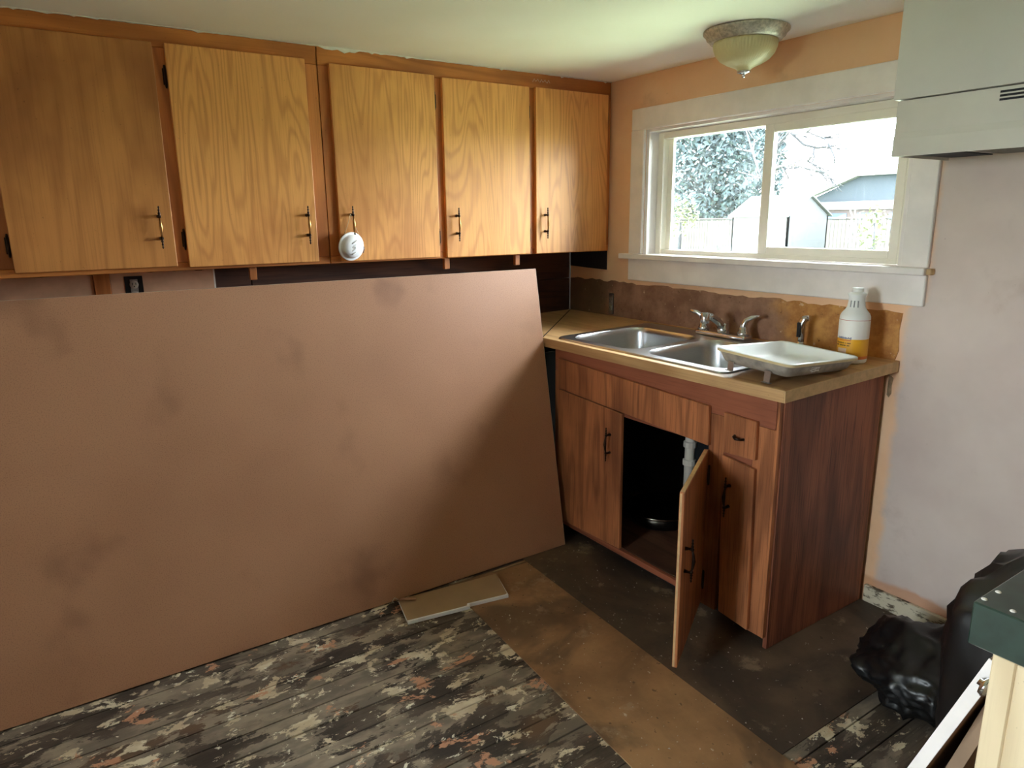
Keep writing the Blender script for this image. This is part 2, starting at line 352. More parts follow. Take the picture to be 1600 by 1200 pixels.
# ------------------------------------------------------------------ room shell
H = 2.0525; XR, YF = 4.6, -4.6
WX0, WX1, WZ0, WZ1 = 0.556, 1.792, 1.232, 1.811        # window opening
fl = struct(MB().box(-0.12, XR+0.12, YF-0.12, 0.12, -0.12, -0.020).build('floor', M['subfloor']))
x = 0.50; pm = {}
ROWS = []
while x < XR-0.02:
    wd = 0.0865; y = -0.005 - random.uniform(0.0, 0.9)
    segs = [(-0.005, y)] if y < -0.2 else []
    while y > YF+0.05:
        y2 = max(YF+0.02, y-random.uniform(2.0, 3.4)); segs.append((y, y2)); y = y2
    for (a, b) in segs:
        if a-b < 0.12: continue
        dz = random.uniform(-0.0012, 0.0008); e = random.uniform(0.0010, 0.0026)
        mb = MB().bbox(x+e, x+wd-e, b+0.0003, a-0.0003, -0.0195, dz, 0.0012)
        mb.build('plank', M['plank'], fl)
    x += wd
MB().prism([(0.800, -1.243), (3.35, -1.378), (3.35, -1.000), (0.800, -0.876)], 2, 0.001, 0.0045).build('underlay_panel', M['hb_tan'], fl)
MB().prism([(0.640, -0.866), (2.104, -0.938), (2.106, -0.016), (0.640, -0.016)], 2, 0.001, 0.0045).build('underlay_panel', M['hb_dark'], fl)
struct(MB().box(-0.12, XR+0.12, YF-0.12, 0.12, H, H+0.12).build('ceiling', M['ceiling']))
ceil = bpy.data.objects['ceiling']
# left wall with its bare sheathing planks
wl = struct(MB().box(-0.12, -0.022, YF, 0.12, -0.02, H).build('wall_left', M['subfloor']))
for (z0, z1, cuts) in ((0.70, 0.905, (-3.1, -0.9)), (0.907, 1.098, (-3.1, -1.25)), (1.101, 1.292, (-3.1, -1.692)), (1.294, 1.49, (-3.1, -0.8))):
    ys = [YF+0.01]+list(cuts)+[-0.002]
    for a, b in zip(ys[:-1], ys[1:]):
        MB().bbox(-0.0215, -0.002+random.uniform(-0.001, 0.001), a+0.0015, b-0.0015, z0, z1, 0.002).build('plank', M['plank_dark'], wl)
def ragged(a, b, base, amp, n, seed):
    r = random.Random(seed); return [(a+(b-a)*i/n, base+r.uniform(-amp, amp)) for i in range(n+1)]
for (a, b, s_) in ((-3.2, -2.262, 1), (-2.205, -1.842, 2)):
    top = ragged(b, a, 1.236, 0.004, 18, s_)
    MB().prism([(a, 0.94), (b, 0.94)]+top, 0, -0.001, 0.012).build('drywall_piece', M['pink_gyp'], wl)
MB().bbox(-0.0015, 0.004, -1.842, -1.834, 0.94, 1.236, 0.001).build('drywall_edge', M['plaster'], wl)
MB().bbox(-0.002, 0.020, -2.260, -2.207, 0.93, 1.254, 0.002).build('stud', M['frame_v'], wl)
# window wall
mb = MB()
mb.box(0, WX0, 0, 0.12, -0.02, H).box(WX1, XR, 0, 0.12, -0.02, H).box(WX0, WX1, 0, 0.12, -0.02, WZ0).box(WX0, WX1, 0, 0.12, WZ1, H)
wb = struct(mb.build('wall_back', M['backwall']))
top = ragged(1.812, 0.002, 1.0, 0.0, 60, 5); rr = random.Random(11)
top = [(px_, 1.104-0.014*px_/1.8+rr.uniform(-0.005, 0.006)) for px_, _ in top]
MB().prism([(0.002, 0.915), (1.800, 0.915), (1.812, 0.96), (1.806, 1.03)]+top, 1, -0.003, 0.0).build('backsplash_remnant', M['backsplash'], wb)
MB().prism([(0.003, 1.166), (0.150, 1.161), (0.297, 1.158), (0.297, 1.262), (0.003, 1.262)], 1, -0.0025, 0.0).build('bare_board', plain('blackened_bare_board', srgb(38, 34, 42), 0.7, 0, 0.3), wb)
MB().prism([(1.789, 0.800), (1.796, 0.792), (1.803, 0.806), (1.801, 0.835), (1.805, 0.862), (1.790, 0.872)], 1, -0.004, 0.0).build('gouged_patch', plain('gouged_brown_patch', srgb(176, 148, 116), 0.9, 0, 0.25, 40), wb)
# walls behind the camera, with a window of their own
struct(MB().box(XR, XR+0.12, YF, 0.12, -0.02, H).build('wall_right', M['wall_plain']))
RX0, RX1, RZ0, RZ1 = 1.30, 2.55, 0.85, 1.95
mb = MB().box(-0.12, RX0, YF-0.12, YF, -0.02, H).box(RX1, XR+0.12, YF-0.12, YF, -0.02, H).box(RX0, RX1, YF-0.12, YF, -0.02, RZ0).box(RX0, RX1, YF-0.12, YF, RZ1, H)
struct(mb.build('wall_front', M['wall_plain']))
w2 = struct(MB().box(RX0, RX0+0.05, YF-0.09, YF-0.04, RZ0, RZ1).box(RX1-0.05, RX1, YF-0.09, YF-0.04, RZ0, RZ1).box(RX0+0.05, RX1-0.05, YF-0.09, YF-0.04, RZ0, RZ0+0.05).box(RX0+0.05, RX1-0.05, YF-0.09, YF-0.04, RZ1-0.05, RZ1).build('window_2', M['white_vinyl']))
MB().box(1.895, 1.955, YF-0.085, YF-0.045, RZ0+0.05, RZ1-0.05).build('mullion', M['white_vinyl'], w2)
struct(MB().box(-0.02, 1.76, -3.36, -3.24, 0.004, H).build('wall_light_blocker', M['wall_plain']))  # added wall, out of view, keeps rear daylight off the leaning sheet
for (xa, xb) in ((RX0+0.05, 1.895), (1.955, RX1-0.05)): MB().box(xa, xb, YF-0.067, YF-0.063, RZ0+0.05, RZ1-0.05).build('pane', PANE2, w2)
# ragged plaster left where the ceiling meets the cabinets
rr = random.Random(8); low = []
yy = -2.75
while yy < -0.005:
    d = rr.uniform(0.0005, 0.004)
    if -1.44 < yy < -1.30: d = rr.uniform(0.006, 0.012)
    if rr.random() < 0.10: d += 0.005
    low.append((yy, H-d)); yy += rr.uniform(0.006, 0.03)
MB().prism([(-2.75, H+0.001)]+low+[(-0.004, H+0.001)][:1], 0, 0.300, 0.3125).build('plaster_edge', M['plaster'], ceil)

# ------------------------------------------------------------------ window
win = struct(MB().box(WX0, WX0+0.018, 0.0, 0.12, WZ0+0.012, WZ1-0.012).box(WX1-0.018, WX1, 0.0, 0.12, WZ0+0.012, WZ1-0.012).box(WX0, WX1, 0.0, 0.12, WZ1-0.012, WZ1).box(WX0, WX1, 0.0, 0.12, WZ0, WZ0+0.012).build('window_1', M['trim']))
def wpart(name, *a, mat='trim', bv=0.003): return MB().bbox(*a, bv).build(name, M[mat], win)
wpart('head_casing', 0.476, 1.884, -0.022, 0.0, 1.811, 1.905)
wpart('side_casing', 0.470, 0.556, -0.018, 0.0, 1.246, 1.811)
wpart('side_casing', 1.792, 1.880, -0.018, 0.0, 1.246, 1.811)
wpart('stool', 0.424, 1.882, -0.042, 0.055, 1.222, 1.246)
wpart('apron', 0.470, 1.880, -0.018, 0.0, 1.119, 1.222)
wpart('chipped_stool_end', 1.8825, 1.899, -0.028, -0.002, 1.224, 1.244, mat='ply_edge')
# vinyl slider: outer frame, fixed outer pane on the left, inner sash on the right
fx0, fx1, fz0, fz1 = 0.576, 1.774, 1.247, 1.797
wpart('vinyl_frame', fx0, fx0+0.035, 0.055, 0.115, fz0, fz1, mat='white_vinyl')
wpart('vinyl_frame', fx1-0.035, fx1, 0.055, 0.115, fz0, fz1, mat='white_vinyl')
wpart('vinyl_frame', fx0+0.035, fx1-0.035, 0.055, 0.115, fz1-0.030, fz1, mat='white_vinyl')
wpart('vinyl_frame', fx0+0.035, fx1-0.035, 0.055, 0.115, fz0, fz0+0.020, mat='white_vinyl')
wpart('fixed_sash_rail', 0.611, 0.640, 0.088, 0.108, fz0+0.02, fz1-0.03, mat='white_vinyl')
wpart('fixed_sash_rail', 1.145, 1.180, 0.088, 0.108, fz0+0.02, fz1-0.03, mat='white_vinyl')
sx0, sx1, sz0, sz1 = 1.160, 1.739, 1.258, 1.772
sash = MB().bbox(sx0, sx0+0.042, 0.057, 0.086, sz0, sz1, 0.003).bbox(sx1-0.034, sx1, 0.057, 0.086, sz0, sz1, 0.003).bbox(sx0+0.042, sx1-0.034, 0.057, 0.086, sz1-0.034, sz1, 0.003).bbox(sx0+0.042, sx1-0.034, 0.057, 0.086, sz0, sz0+0.036, 0.003).build('sliding_sash', M['white_vinyl'], win)
MB().box(0.638, 1.148, 0.096, 0.100, fz0+0.018, fz1-0.028).build('pane', M['glass_hazy'], win)
MB().box(sx0+0.040, sx1-0.032, 0.070, 0.074, sz0+0.034, sz1-0.032).build('pane', M['glass'], sash)

# baseboard on the window wall
bb = struct(MB().prism([(1.792, 0.004), (2.75, -0.004), (2.75, 0.060), (1.792, 0.070)], 1, -0.016, 0.0, bv=0.002).build('baseboard_back', (lambda m: (m.fin(m.mix(m.ramp(m.noise(m.coord('Object', (1, 1, 2.5)), 14, 5, 0.65), 0.52, 0.60), srgb(206, 196, 172), srgb(96, 84, 68)), 0.7)))(NT('scuffed_cream_baseboard'))))

# ------------------------------------------------------------------ pulls and hinges
def pull_mesh():
    mb = MB()
    # along local z, standing off along +x
    for s in (-1, 1):
        mb.tube([(0, 0, s*0.037), (0.012, 0, s*0.038), (0.022, 0, s*0.038)], [0.0065, 0.004, 0.005], 8)
        mb.lathe([(0.0, s*0.072), (0.002, s*0.070), (0.0035, s*0.066), (0.0018, s*0.062), (0.0042, s*0.057), (0.002, s*0.052), (0.005, s*0.047), (0.003, s*0.043), (0.0062, s*0.038), (0.0045, s*0.032)], (0.022, 0, 0), 8)
    mb.tube([(0.022, 0, -0.034), (0.025, 0, -0.022), (0.0275, 0, 0), (0.025, 0, 0.022), (0.022, 0, 0.034)], [0.003, 0.004, 0.0062, 0.004, 0.003], 8, 1)
    return mb
pull0 = None
def pull(parent, loc, rot=(0, 0, 0), dark=False):
    if dark:
        return pull_mesh().build('handle', [M['bronze'], M['bronze']], parent, loc, rot)
    global pull0
    if pull0 is None: pull0 = pull_mesh().build('handle', [M['bronze'], M['brass']], parent, loc, rot); return pull0
    c = pull0.copy(); col.objects.link(c); c.parent = parent; c.location = loc; c.rotation_euler = rot; return c
hinge0 = None
def hinge(parent, loc, rot=(0, 0, 0)):
    global hinge0
    if hinge0 is None:
        mb = MB().bbox(0, 0.003, -0.008, 0.008, -0.026, 0.026, 0.001).tube([(0.004, 0, -0.032), (0.004, 0, 0.032)], 0.004, 8)
        for z in (-0.034, 0.034): mb.lathe([(0, z-0.004), (0.004, z), (0, z+0.004)], (0.004, 0, 0), 8)
        hinge0 = mb.build('hinge', M['bronze'], parent, loc, rot); return hinge0
    c = hinge0.copy(); col.objects.link(c); c.parent = parent; c.location = loc; c.rotation_euler = rot; return c

# ------------------------------------------------------------------ wall cabinets on the left wall
XF = 0.308; DT = 0.017
def fr(y, z): return (y+(CAM.y-y)*DT/(CAM.x-XF), z+(CAM.z-z)*DT/(CAM.x-XF))
DOORS = [(-2.487, -2.012, 1.269, 2.000), (-1.974, -1.502, 1.264, 2.002), (-1.411, -0.966, 1.260, 1.996), (-0.931, -0.488, 1.2565, 1.991), (-0.4525, -0.019, 1.2555, 1.994)]
PULLS = [-2.055, -1.539, -1.360, -0.880, -0.4015]
HINGES = [('l', 1.93, 1.355), ('l', 1.895, 1.362), ('r', 1.895, 1.345), ('r', 1.885, 1.342), ('r', 1.885, 1.335)]
def upper(label, y0, y1, idx, bays, loc):
    c = thing('wall_cabinet', label, 'cabinet', loc, group=None)
    oy = loc[1]; B = lambda n, m, *a, bv=0.002: MB().bbox(a[0], a[1], a[2]-oy, a[3]-oy, a[4]-loc[2], a[5]-loc[2], bv).build(n, M[m], c)
    z0, z1 = 1.254, H-0.0025
    B('side_panel', 'frame_v', 0.004, XF-0.020, y0, y0+0.016, z0, z1); B('side_panel', 'frame_v', 0.004, XF-0.020, y1-0.016, y1, z0, z1)
    B('bottom_panel', 'frame_h', 0.004, XF-0.020, y0+0.016, y1-0.016, z0+0.006, z0+0.020)
    B('back_panel', 'frame_v', 0.004, 0.008, y0+0.016, y1-0.016, z0+0.02, z1)
    B('top_rail', 'frame_h', XF-0.019, XF, y0, y1, 1.985, z1); B('bottom_rail', 'frame_h', XF-0.019, XF, y0, y1, z0, z0+0.028)
    for (a, b) in bays: B('stile', 'frame_v', XF-0.019, XF, a, b, z0+0.0285, 1.9845, bv=0.0012)
    for k in idx:
        a, b, q0, q1 = DOORS[k]; (a2, q02), (b2, q12) = fr(a, q0), fr(b, q1)
        d = MB().bbox(0.0005, DT, -(b2-a2)/2, (b2-a2)/2, 0, q12-q02, 0.0025, seg=2).build('door', M['door_brown' if k == 0 else 'door'], c, (XF, (a2+b2)/2-oy, q02-loc[2]))
        py, pz = fr(PULLS[k], 1.404 if k < 3 else 1.396)
        pull(d, (DT, py-(a2+b2)/2, pz-q02))
        s, h1, h2 = HINGES[k]; hy = (-(b2-a2)/2-0.005) if s == 'l' else ((b2-a2)/2+0.004)
        for hz in (h1, h2): hinge(d, (0.001, hy, hz-q02))
    return c
ua = upper('orange wooden wall cabinet with two doors at the left edge of the photo', -3.05, -1.4585, (0, 1), [(-3.05, -2.46), (-2.04, -1.945), (-1.53, -1.4585)], (0, -2.25, 1.254))
ub = upper('orange wooden wall cabinet with three doors next to the window wall', -1.4555, -0.0045, (2, 3, 4), [(-1.4555, -1.385), (-0.99, -0.905), (-0.515, -0.43), (-0.045, -0.0045)], (0, -0.73, 1.254))
# small wooden cleats left under the cabinets
for par, px_, py_ in ((ua, 395, 428), (ub, 697, 412), (ub, 807, 407)):
    p = at(px_, py_, 0, 0.27)
    MB().bbox(0.262, 0.280, p.y-0.013, p.y+0.013, 1.205, 1.2535, 0.0015).build('cleat', M['frame_v'], par).location = (0, -par.location.y, -par.location.z)
# faint chalk strokes on the top rail
p = at(845, 127, 0, XF); mb = MB()
for i in range(5):
    y = p.y-0.045+i*0.02; mb.tube([(XF+0.0006, y, p.z-0.006+0.004*(i % 2)), (XF+0.0006, y+0.008, p.z+0.008), (XF+0.0006, y+0.016, p.z-0.004)], 0.0007, 4)
mb.build('chalk_mark', M['gyp_white'], ub).location = (0, -ub.location.y, -ub.location.z)

# ------------------------------------------------------------------ dust mask hanging on the third pull
mk = thing('dust_mask', 'white cup dust mask hanging by its strap from a cabinet handle', 'mask', (0.346, -1.383, 1.3195), (0, 0.10, 0.25))
mb = MB(); seg = 40; prof = [(0.060, 0.0), (0.059, 0.003), (0.053, 0.0045), (0.050, 0.006), (0.047, 0.016), (0.040, 0.026), (0.030, 0.032), (0.018, 0.035), (0.0, 0.036)]
vs_ = []; fs_ = []
for k in range(seg):
    a = 2*PI*k/seg
    for (r, h) in prof:
        pleat = 1+0.012*math.cos(7*a)*(h/0.036)
        vs_.append((h*0.85, r*pleat*math.cos(a)*1.0, r*math.sin(a)*0.94))
n = len(prof)
for k in range(seg):
    for i in range(n-1): fs_.append((k*n+i, ((k+1) % seg)*n+i, ((k+1) % seg)*n+i+1, k*n+i+1))
mb.add(vs_, fs_, 0, True)
msk_m = plain('white_mask_fibre', srgb(240, 242, 244), 0.8, 0, 0.03, 10)
sh = mb.build('cup', msk_m, mk)
sm_ = sh.modifiers.new('thick', 'SOLIDIFY'); sm_.thickness = 0.0015
for i in range(4):
    z = -0.022+i*0.014; MB().tube([(0.85*0.036*math.cos(t*1.1)+0.0015, 0.024*t-0.004, z+0.012*t) for t in [k/6-0.5 for k in range(7)]], 0.0024, 5).build('rib', msk_m, mk)
MB().tube([(0.012, 0.050, -0.026), (0.020, 0.048, -0.012), (0.021, 0.046, 0.0)], 0.0018, 6).build('nose_clip', plain('grey_nose_clip', srgb(120, 124, 130), 0.4, 0.8), mk)
MB().tube([(0.002, -0.034, 0.046), (-0.003, -0.012, 0.088), (-0.004, 0.0, 0.125)], 0.0012, 5).tube([(0.002, 0.036, 0.044), (-0.003, 0.014, 0.090), (-0.004, 0.0, 0.125)], 0.0012, 5).build('strap', plain('tan_elastic_strap', srgb(214, 186, 150), 0.8), mk)

# ------------------------------------------------------------------ brown sheet leaning on the covered base units
SX0, SX1, SZ1, SY0 = 0.7845, 0.568, 1.2022, -0.6455
ang = math.atan2(SX0-SX1, SZ1); L = math.hypot(SX0-SX1, SZ1)
sheet = thing('hardboard_sheet', 'large brown hardboard sheet leaning against the counter under the wall cabinets', 'sheet', (SX0, SY0, 0.0055), (0, -ang, 0))
MB().bbox(-0.006, 0.0, -2.44, 0.0, 0.0, L, 0.0008).build('panel', M['sheet'], sheet)
MB().box(-0.0058, -0.0002, 0.0001, 0.0009, 0.001, L-0.001).build('raw_edge', M['sheet_edge'], sheet)
MB().box(-0.0058, -0.0002, -2.44, 0.0, L+0.0001, L+0.0008).build('raw_edge', M['sheet_edge'], sheet)

# ------------------------------------------------------------------ counter (slopes a little up to the wall)
TILT = 0.0226
def cz(y): return 0.912 + (y+0.636)*TILT
ct = thing('countertop', 'worn bare tan wooden countertop running into the corner under the window', 'countertop', (0, 0, cz(0)), (TILT, 0, 0))
T = 0.038
hx0, hx1, hy0, hy1 = 0.672, 1.555, -0.592, -0.075           # sink cut-out
mb = MB()
mb.box(0.004, hx0, -0.634, -0.0045, -T, 0).box(hx1, 1.817, -0.634, -0.0045, -T, 0).box(hx0, hx1, -0.634, hy0, -T, 0).box(hx0, hx1, hy1, -0.0045, -T, 0).box(0.004, 0.606, -2.9, -0.6345, -T, 0)
mb.build('board', M['counter'], ct)
MB().bbox(0.607, 1.817, -0.6365, -0.6342, -T, -0.0005, 0.0006).build('front_edge_band', M['counter'], ct)
MB().bbox(1.8172, 1.8205, -0.636, -0.006, -T, -0.0005, 0.0006).build('end_edge_band', M['ply_edge'], ct)
MB().prism([(0.01, -0.012), (0.014, -0.008), (0.60, -0.628), (0.597, -0.632)], 2, 0.0, 0.0008).build('miter_joint', M['subfloor'], ct)
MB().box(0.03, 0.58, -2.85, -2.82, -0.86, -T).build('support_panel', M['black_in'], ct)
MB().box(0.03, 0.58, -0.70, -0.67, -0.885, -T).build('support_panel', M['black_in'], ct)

# ------------------------------------------------------------------ sink
def rrect(x0, x1, y0, y1, r, n=6):
    P = []
    for cx_, cy_, a0 in ((x1-r, y1-r, 0), (x0+r, y1-r, PI/2), (x0+r, y0+r, PI), (x1-r, y0+r, 1.5*PI)):
        for k in range(n+1): a = a0+PI/2*k/n; P.append((cx_+r*math.cos(a), cy_+r*math.sin(a)))
    return P
sk = thing('kitchen_sink', 'double bowl stainless steel sink set into the tan countertop', 'sink', (0, 0, cz(0)), (TILT, 0, 0))
bm = bmesh.new()
def loop(P, z): return [bm.verts.new((p[0], p[1], z)) for p in P]
outer = rrect(0.655, 1.573, -0.606, -0.052, 0.04, 6)
bowls = [(0.692, 1.088, -0.562, -0.158), (1.132, 1.540, -0.562, -0.158)]
lo_ = loop(outer, 0.0012); lt_ = loop(rrect(0.660, 1.568, -0.601, -0.057, 0.036, 6), 0.006)
nn = len(lo_)
for i in range(nn): bm.faces.new((lo_[i], lo_[(i+1) % nn], lt_[(i+1) % nn], lt_[i]))
edges = [bm.edges.get((lt_[i], lt_[(i+1) % nn])) for i in range(nn)]
inner = []
for b in bowls:
    q = loop(rrect(*b, 0.075, 8), 0.005); inner.append(q)
    for i in range(len(q)): edges.append(bm.edges.new((q[i], q[(i+1) % len(q)])))
bmesh.ops.triangle_fill(bm, edges=edges, use_beauty=True)
mb = MB(); mb.frombm(bm, 0); mb.build('rim', M['steel'], sk)
for b in bowls:
    bm = bmesh.new(); prev = None
    for (ins, z, r) in ((0, 0.005, 0.075), (0.004, 0.001, 0.073), (0.008, -0.02, 0.070), (0.018, -0.150, 0.065), (0.030, -0.168, 0.055), (0.055, -0.174, 0.04)):
        q = [bm.verts.new((p[0], p[1], z)) for p in rrect(b[0]+ins, b[1]-ins, b[2]+ins, b[3]-ins, r, 8)]
        if prev:
            for i in range(len(q)): f = bm.faces.new((prev[i], prev[(i+1) % len(q)], q[(i+1) % len(q)], q[i])); f.smooth = True
        prev = q
    bm.faces.new(prev)
    bo = MB().frombm(bm, 0, True).build('bowl', M['steel'], sk)
    cx_, cy_ = (b[0]+b[1])/2, (b[2]+b[3])/2
    MB().lathe([(0.0, -0.1725), (0.03, -0.1725), (0.042, -0.172), (0.044, -0.1735)], (cx_, cy_, 0), 20).build('drain', M['chrome'], bo)

# ------------------------------------------------------------------ faucet and sprayer
fc = at(1131, 526, 2, cz(-0.10)+0.006)
fx, fy = fc.x, -0.100
fa = thing('kitchen_faucet', 'chrome two-handle kitchen faucet behind the sink', 'faucet', (fx, fy, cz(fy)+0.0065), (TILT, 0, 0))
MB().bbox(-0.128, 0.128, -0.028, 0.028, 0.0, 0.020, 0.008, seg=3).build('base_plate', M['chrome'], fa)
mb = MB().lathe([(0.026, 0.019), (0.024, 0.035), (0.019, 0.050), (0.018, 0.056), (0.0, 0.060)], (0, 0, 0), 20)
mb.tube([(0, 0, 0.035), (0, -0.035, 0.070), (0, -0.075, 0.092), (0, -0.105, 0.098)], [0.017, 0.016, 0.015, 0.015], 14)
mb.lathe([(0.0, 0.114), (0.012, 0.1135), (0.018, 0.108), (0.018, 0.078), (0.016, 0.070), (0.0, 0.070)], (0, -0.112, 0), 16)
mb.build('spout', M['chrome'], fa)
for s in (-1, 1):
    mb = MB().lathe([(0.025, 0.018), (0.022, 0.032), (0.017, 0.040), (0.016, 0.052), (0.0, 0.055)], (s*0.102, 0, 0), 18)
    mb.tube([(s*0.102, 0, 0.035), (s*0.103, 0, 0.060), (s*0.110, (-0.006, 0.006)[s > 0], 0.080), (s*0.128, (-0.016, 0.018)[s > 0], 0.092), (s*0.152, (-0.028, 0.034)[s > 0], 0.097)], [0.015, 0.014, 0.011, 0.0085, 0.0075], 12)
    mb.build('lever_handle', M['chrome'], fa)
sp_ = at(1252, 530, 1, -0.075)
spx = sp_.x
sy_ = thing('sink_sprayer', 'small chrome and black side sprayer behind the white tray', 'sprayer', (spx, -0.075, cz(-0.075)), (TILT, 0, 0))
MB().lathe([(0.024, 0.0005), (0.023, 0.006), (0.016, 0.012), (0.014, 0.030), (0.012, 0.032)], (0, 0, 0), 18).build('holder', M['chrome'], sy_)
MB().tube([(0, 0, 0.03), (0.001, -0.003, 0.07), (0.003, -0.006, 0.10), (0.010, 0.0, 0.118), (0.026, 0.004, 0.122)], [0.011, 0.013, 0.015, 0.014, 0.011], 12).build('spray_head', M['chrome'], sy_)
MB().bbox(-0.008, 0.008, -0.022, -0.016, 0.050, 0.105, 0.002).build('trigger', M['black_plastic'], sy_)

# ------------------------------------------------------------------ white enamel tray on two feet
tr = thing('enamel_tray', 'white enamel tray with cream rim tilted over the sink corner', 'tray', (1.6725, -0.4275, 0.9835), (-0.055, 0.050, 0))
def tray_shell(x, y, zt, zb, ins, r, wall):
    bm = bmesh.new(); prev = None; rings = [(0.0, zt, r), (ins*0.5, (zt+zb)/2, r*0.95), (ins*0.9, zb+0.006, r*0.9), (ins+0.008, zb, r*0.8)]
    for (i_, z, rr_) in rings:
        q = [bm.verts.new((p[0], p[1], z)) for p in rrect(-x+i_+wall, x-i_-wall, -y+i_+wall, y-i_-wall, rr_, 6)]
        if prev:
            for i in range(len(q)): bm.faces.new((prev[i], prev[(i+1) % len(q)], q[(i+1) % len(q)], q[i]))
        prev = q
    bm.faces.new(prev); return bm
HX, HY, DEP = 0.146, 0.187, 0.046
MB().frombm(tray_shell(HX-0.004, HY-0.004, -0.001, -DEP+0.004, 0.018, 0.024, 0.002), 0, True).build('basin', M['enamel'], tr)
MB().frombm(tray_shell(HX-0.006, HY-0.006, -0.004, -DEP, 0.018, 0.024, 0.0), 0, True).build('outer_shell', M['tray_grey'], tr)
P = rrect(-HX, HX, -HY, HY, 0.026, 6); P2 = rrect(-HX+0.006, HX-0.006, -HY+0.006, HY-0.006, 0.022, 6); n = len(P)
mb = MB(); vs_ = [(p[0], p[1], -0.001) for p in P]+[(p[0], p[1], 0.0025) for p in rrect(-HX+0.002, HX-0.002, -HY+0.002, HY-0.002, 0.025, 6)]+[(p[0], p[1], -0.001) for p in P2]
mb.add(vs_, [(i, (i+1) % n, n+(i+1) % n, n+i) for i in range(n)]+[(n+i, n+(i+1) % n, 2*n+(i+1) % n, 2*n+i) for i in range(n)], 0, True); mb.build('rim', M['enamel'], tr)
mb = MB(); vs_ = [(p[0], p[1], -0.001) for p in P]+[(p[0], p[1], -0.009) for p in rrect(-HX+0.001, HX-0.001, -HY+0.001, HY-0.001, 0.025, 6)]+[(p[0], p[1], -0.009) for p in P2]
mb.add(vs_, [(i, (i+1) % n, n+(i+1) % n, n+i) for i in range(n)]+[(n+i, n+(i+1) % n, 2*n+(i+1) % n, 2*n+i) for i in range(n)]); mb.build('rim_lip', M['enamel_rim'], tr)
for lx in (-0.080, 0.060):
    zt = -DEP+0.010; MB().bbox(lx-0.011, lx+0.011, -HY+0.012, -HY+0.016, -0.071+0.0021-lx*0.05, zt, 0.001).bbox(lx-0.015, lx+0.015, -HY+0.006, -HY+0.020, -0.073+0.0021-lx*0.05, -0.071+0.0021-lx*0.05, 0.0005).build('foot', M['steel'], tr)
mb = MB(); rr = random.Random(4); pts = []
for i in range(16): pts.append((HX-0.0085, -0.05+rr.uniform(-0.03, 0.03), -0.024+rr.uniform(-0.009, 0.009)))
mb.tube(pts, 0.0006, 4, smooth=False); mb.build('scratch_mark', M['gyp_white'], tr)

# ------------------------------------------------------------------ cleaner bottle
bx_, by_ = 1.722, -0.135
bt = thing('cleaner_bottle', 'white plastic cleaner bottle with yellow and orange label beside the tray', 'bottle', (bx_, by_, cz(by_)+0.001), (0, 0, -0.45))
prof = [(0.0, 0.0), (0.043, 0.0), (0.047, 0.004), (0.0485, 0.012), (0.0485, 0.150), (0.048, 0.158), (0.044, 0.168), (0.034, 0.180), (0.0285, 0.190), (0.0255, 0.212), (0.0255, 0.222), (0.029, 0.230), (0.029, 0.234), (0.024, 0.238), (0.017, 0.240), (0.0, 0.240)]
MB().lathe(prof, (0, 0, 0), 36).build('body', plain('white_bottle_plastic', srgb(232, 234, 232), 0.35, 0, 0.02), bt)
MB().lathe([(0.0, 0.238), (0.0185, 0.238), (0.0185, 0.252), (0.0175, 0.254), (0.0, 0.254)], (0, 0, 0), 28).build('cap', plain('white_cap_plastic', srgb(240, 242, 240), 0.35, 0, 0.02), bt)
def band(z0, z1, r, mat, name, a0=0, a1=2*PI, nseg=36, par=bt):
    m_ = MB(); vs_ = []
    for k in range(nseg+1):
        a = a0+(a1-a0)*k/nseg; vs_ += [(r*math.cos(a), r*math.sin(a), z0), (r*math.cos(a), r*math.sin(a), z1)]
    m_.add(vs_, [(2*k, 2*k+2, 2*k+3, 2*k+1) for k in range(nseg)], 0, True); return m_.build(name, mat, par)
lab_y = plain('yellow_label', srgb(236, 172, 40), 0.5, 0, 0.03); lab_o = plain('orange_label', srgb(222, 122, 40), 0.5, 0, 0.03); lab_r = plain('red_label_line', srgb(190, 70, 56), 0.5); lab_w = plain('white_label', srgb(236, 232, 226), 0.5, 0, 0.02)
lab_k = plain('dark_label_print', srgb(50, 40, 30), 0.6); lab_b = plain('blue_label_print', srgb(90, 104, 150), 0.6, 0, 0.2, 90); lab_p = plain('pale_pink_label_box', srgb(236, 206, 180), 0.6)
lb = band(0.084, 0.147, 0.0489, lab_w, 'label'); band(0.026, 0.084, 0.0489, lab_y, 'label_band', par=lb); band(0.016, 0.026, 0.0489, lab_o, 'label_band', par=lb); band(0.147, 0.1485, 0.0490, lab_r, 'label_line', par=lb)
F = -PI/2-0.15+0.45   # direction of the label front, in bottle space
band(0.0785, 0.0805, 0.0492, lab_r, 'label_print', F-0.35, F+0.55, 14, lb)
rr = random.Random(6)
for i in range(13):
    a = F-0.45+i*0.08; band(0.083+rr.uniform(0, 0.002), 0.090+rr.uniform(-0.002, 0.002), 0.0492, lab_b, 'label_print', a, a+0.055, 2, lb)
for row, (z, n_) in enumerate(((0.068, 20), (0.060, 18))):
    for i in range(n_):
        if rr.random() < 0.12: continue
        a = F-0.62+i*0.062; band(z, z+0.0038+rr.uniform(0, 0.0012), 0.0492, lab_k, 'label_print', a, a+0.042, 2, lb)
band(0.036, 0.052, 0.0491, lab_p, 'label_box', F-0.40, F+0.30, 10, lb)
for k in range(3):
    a = F+0.0+k*0.42; r1, r2 = 0.0288, 0.0262
    MB().tube([(r1*math.cos(a), r1*math.sin(a), 0.190), (r2*math.cos(a), r2*math.sin(a), 0.212)], 0.0022, 6).build('neck_rib', plain('grey_neck_groove', srgb(168, 172, 174), 0.5), bt)

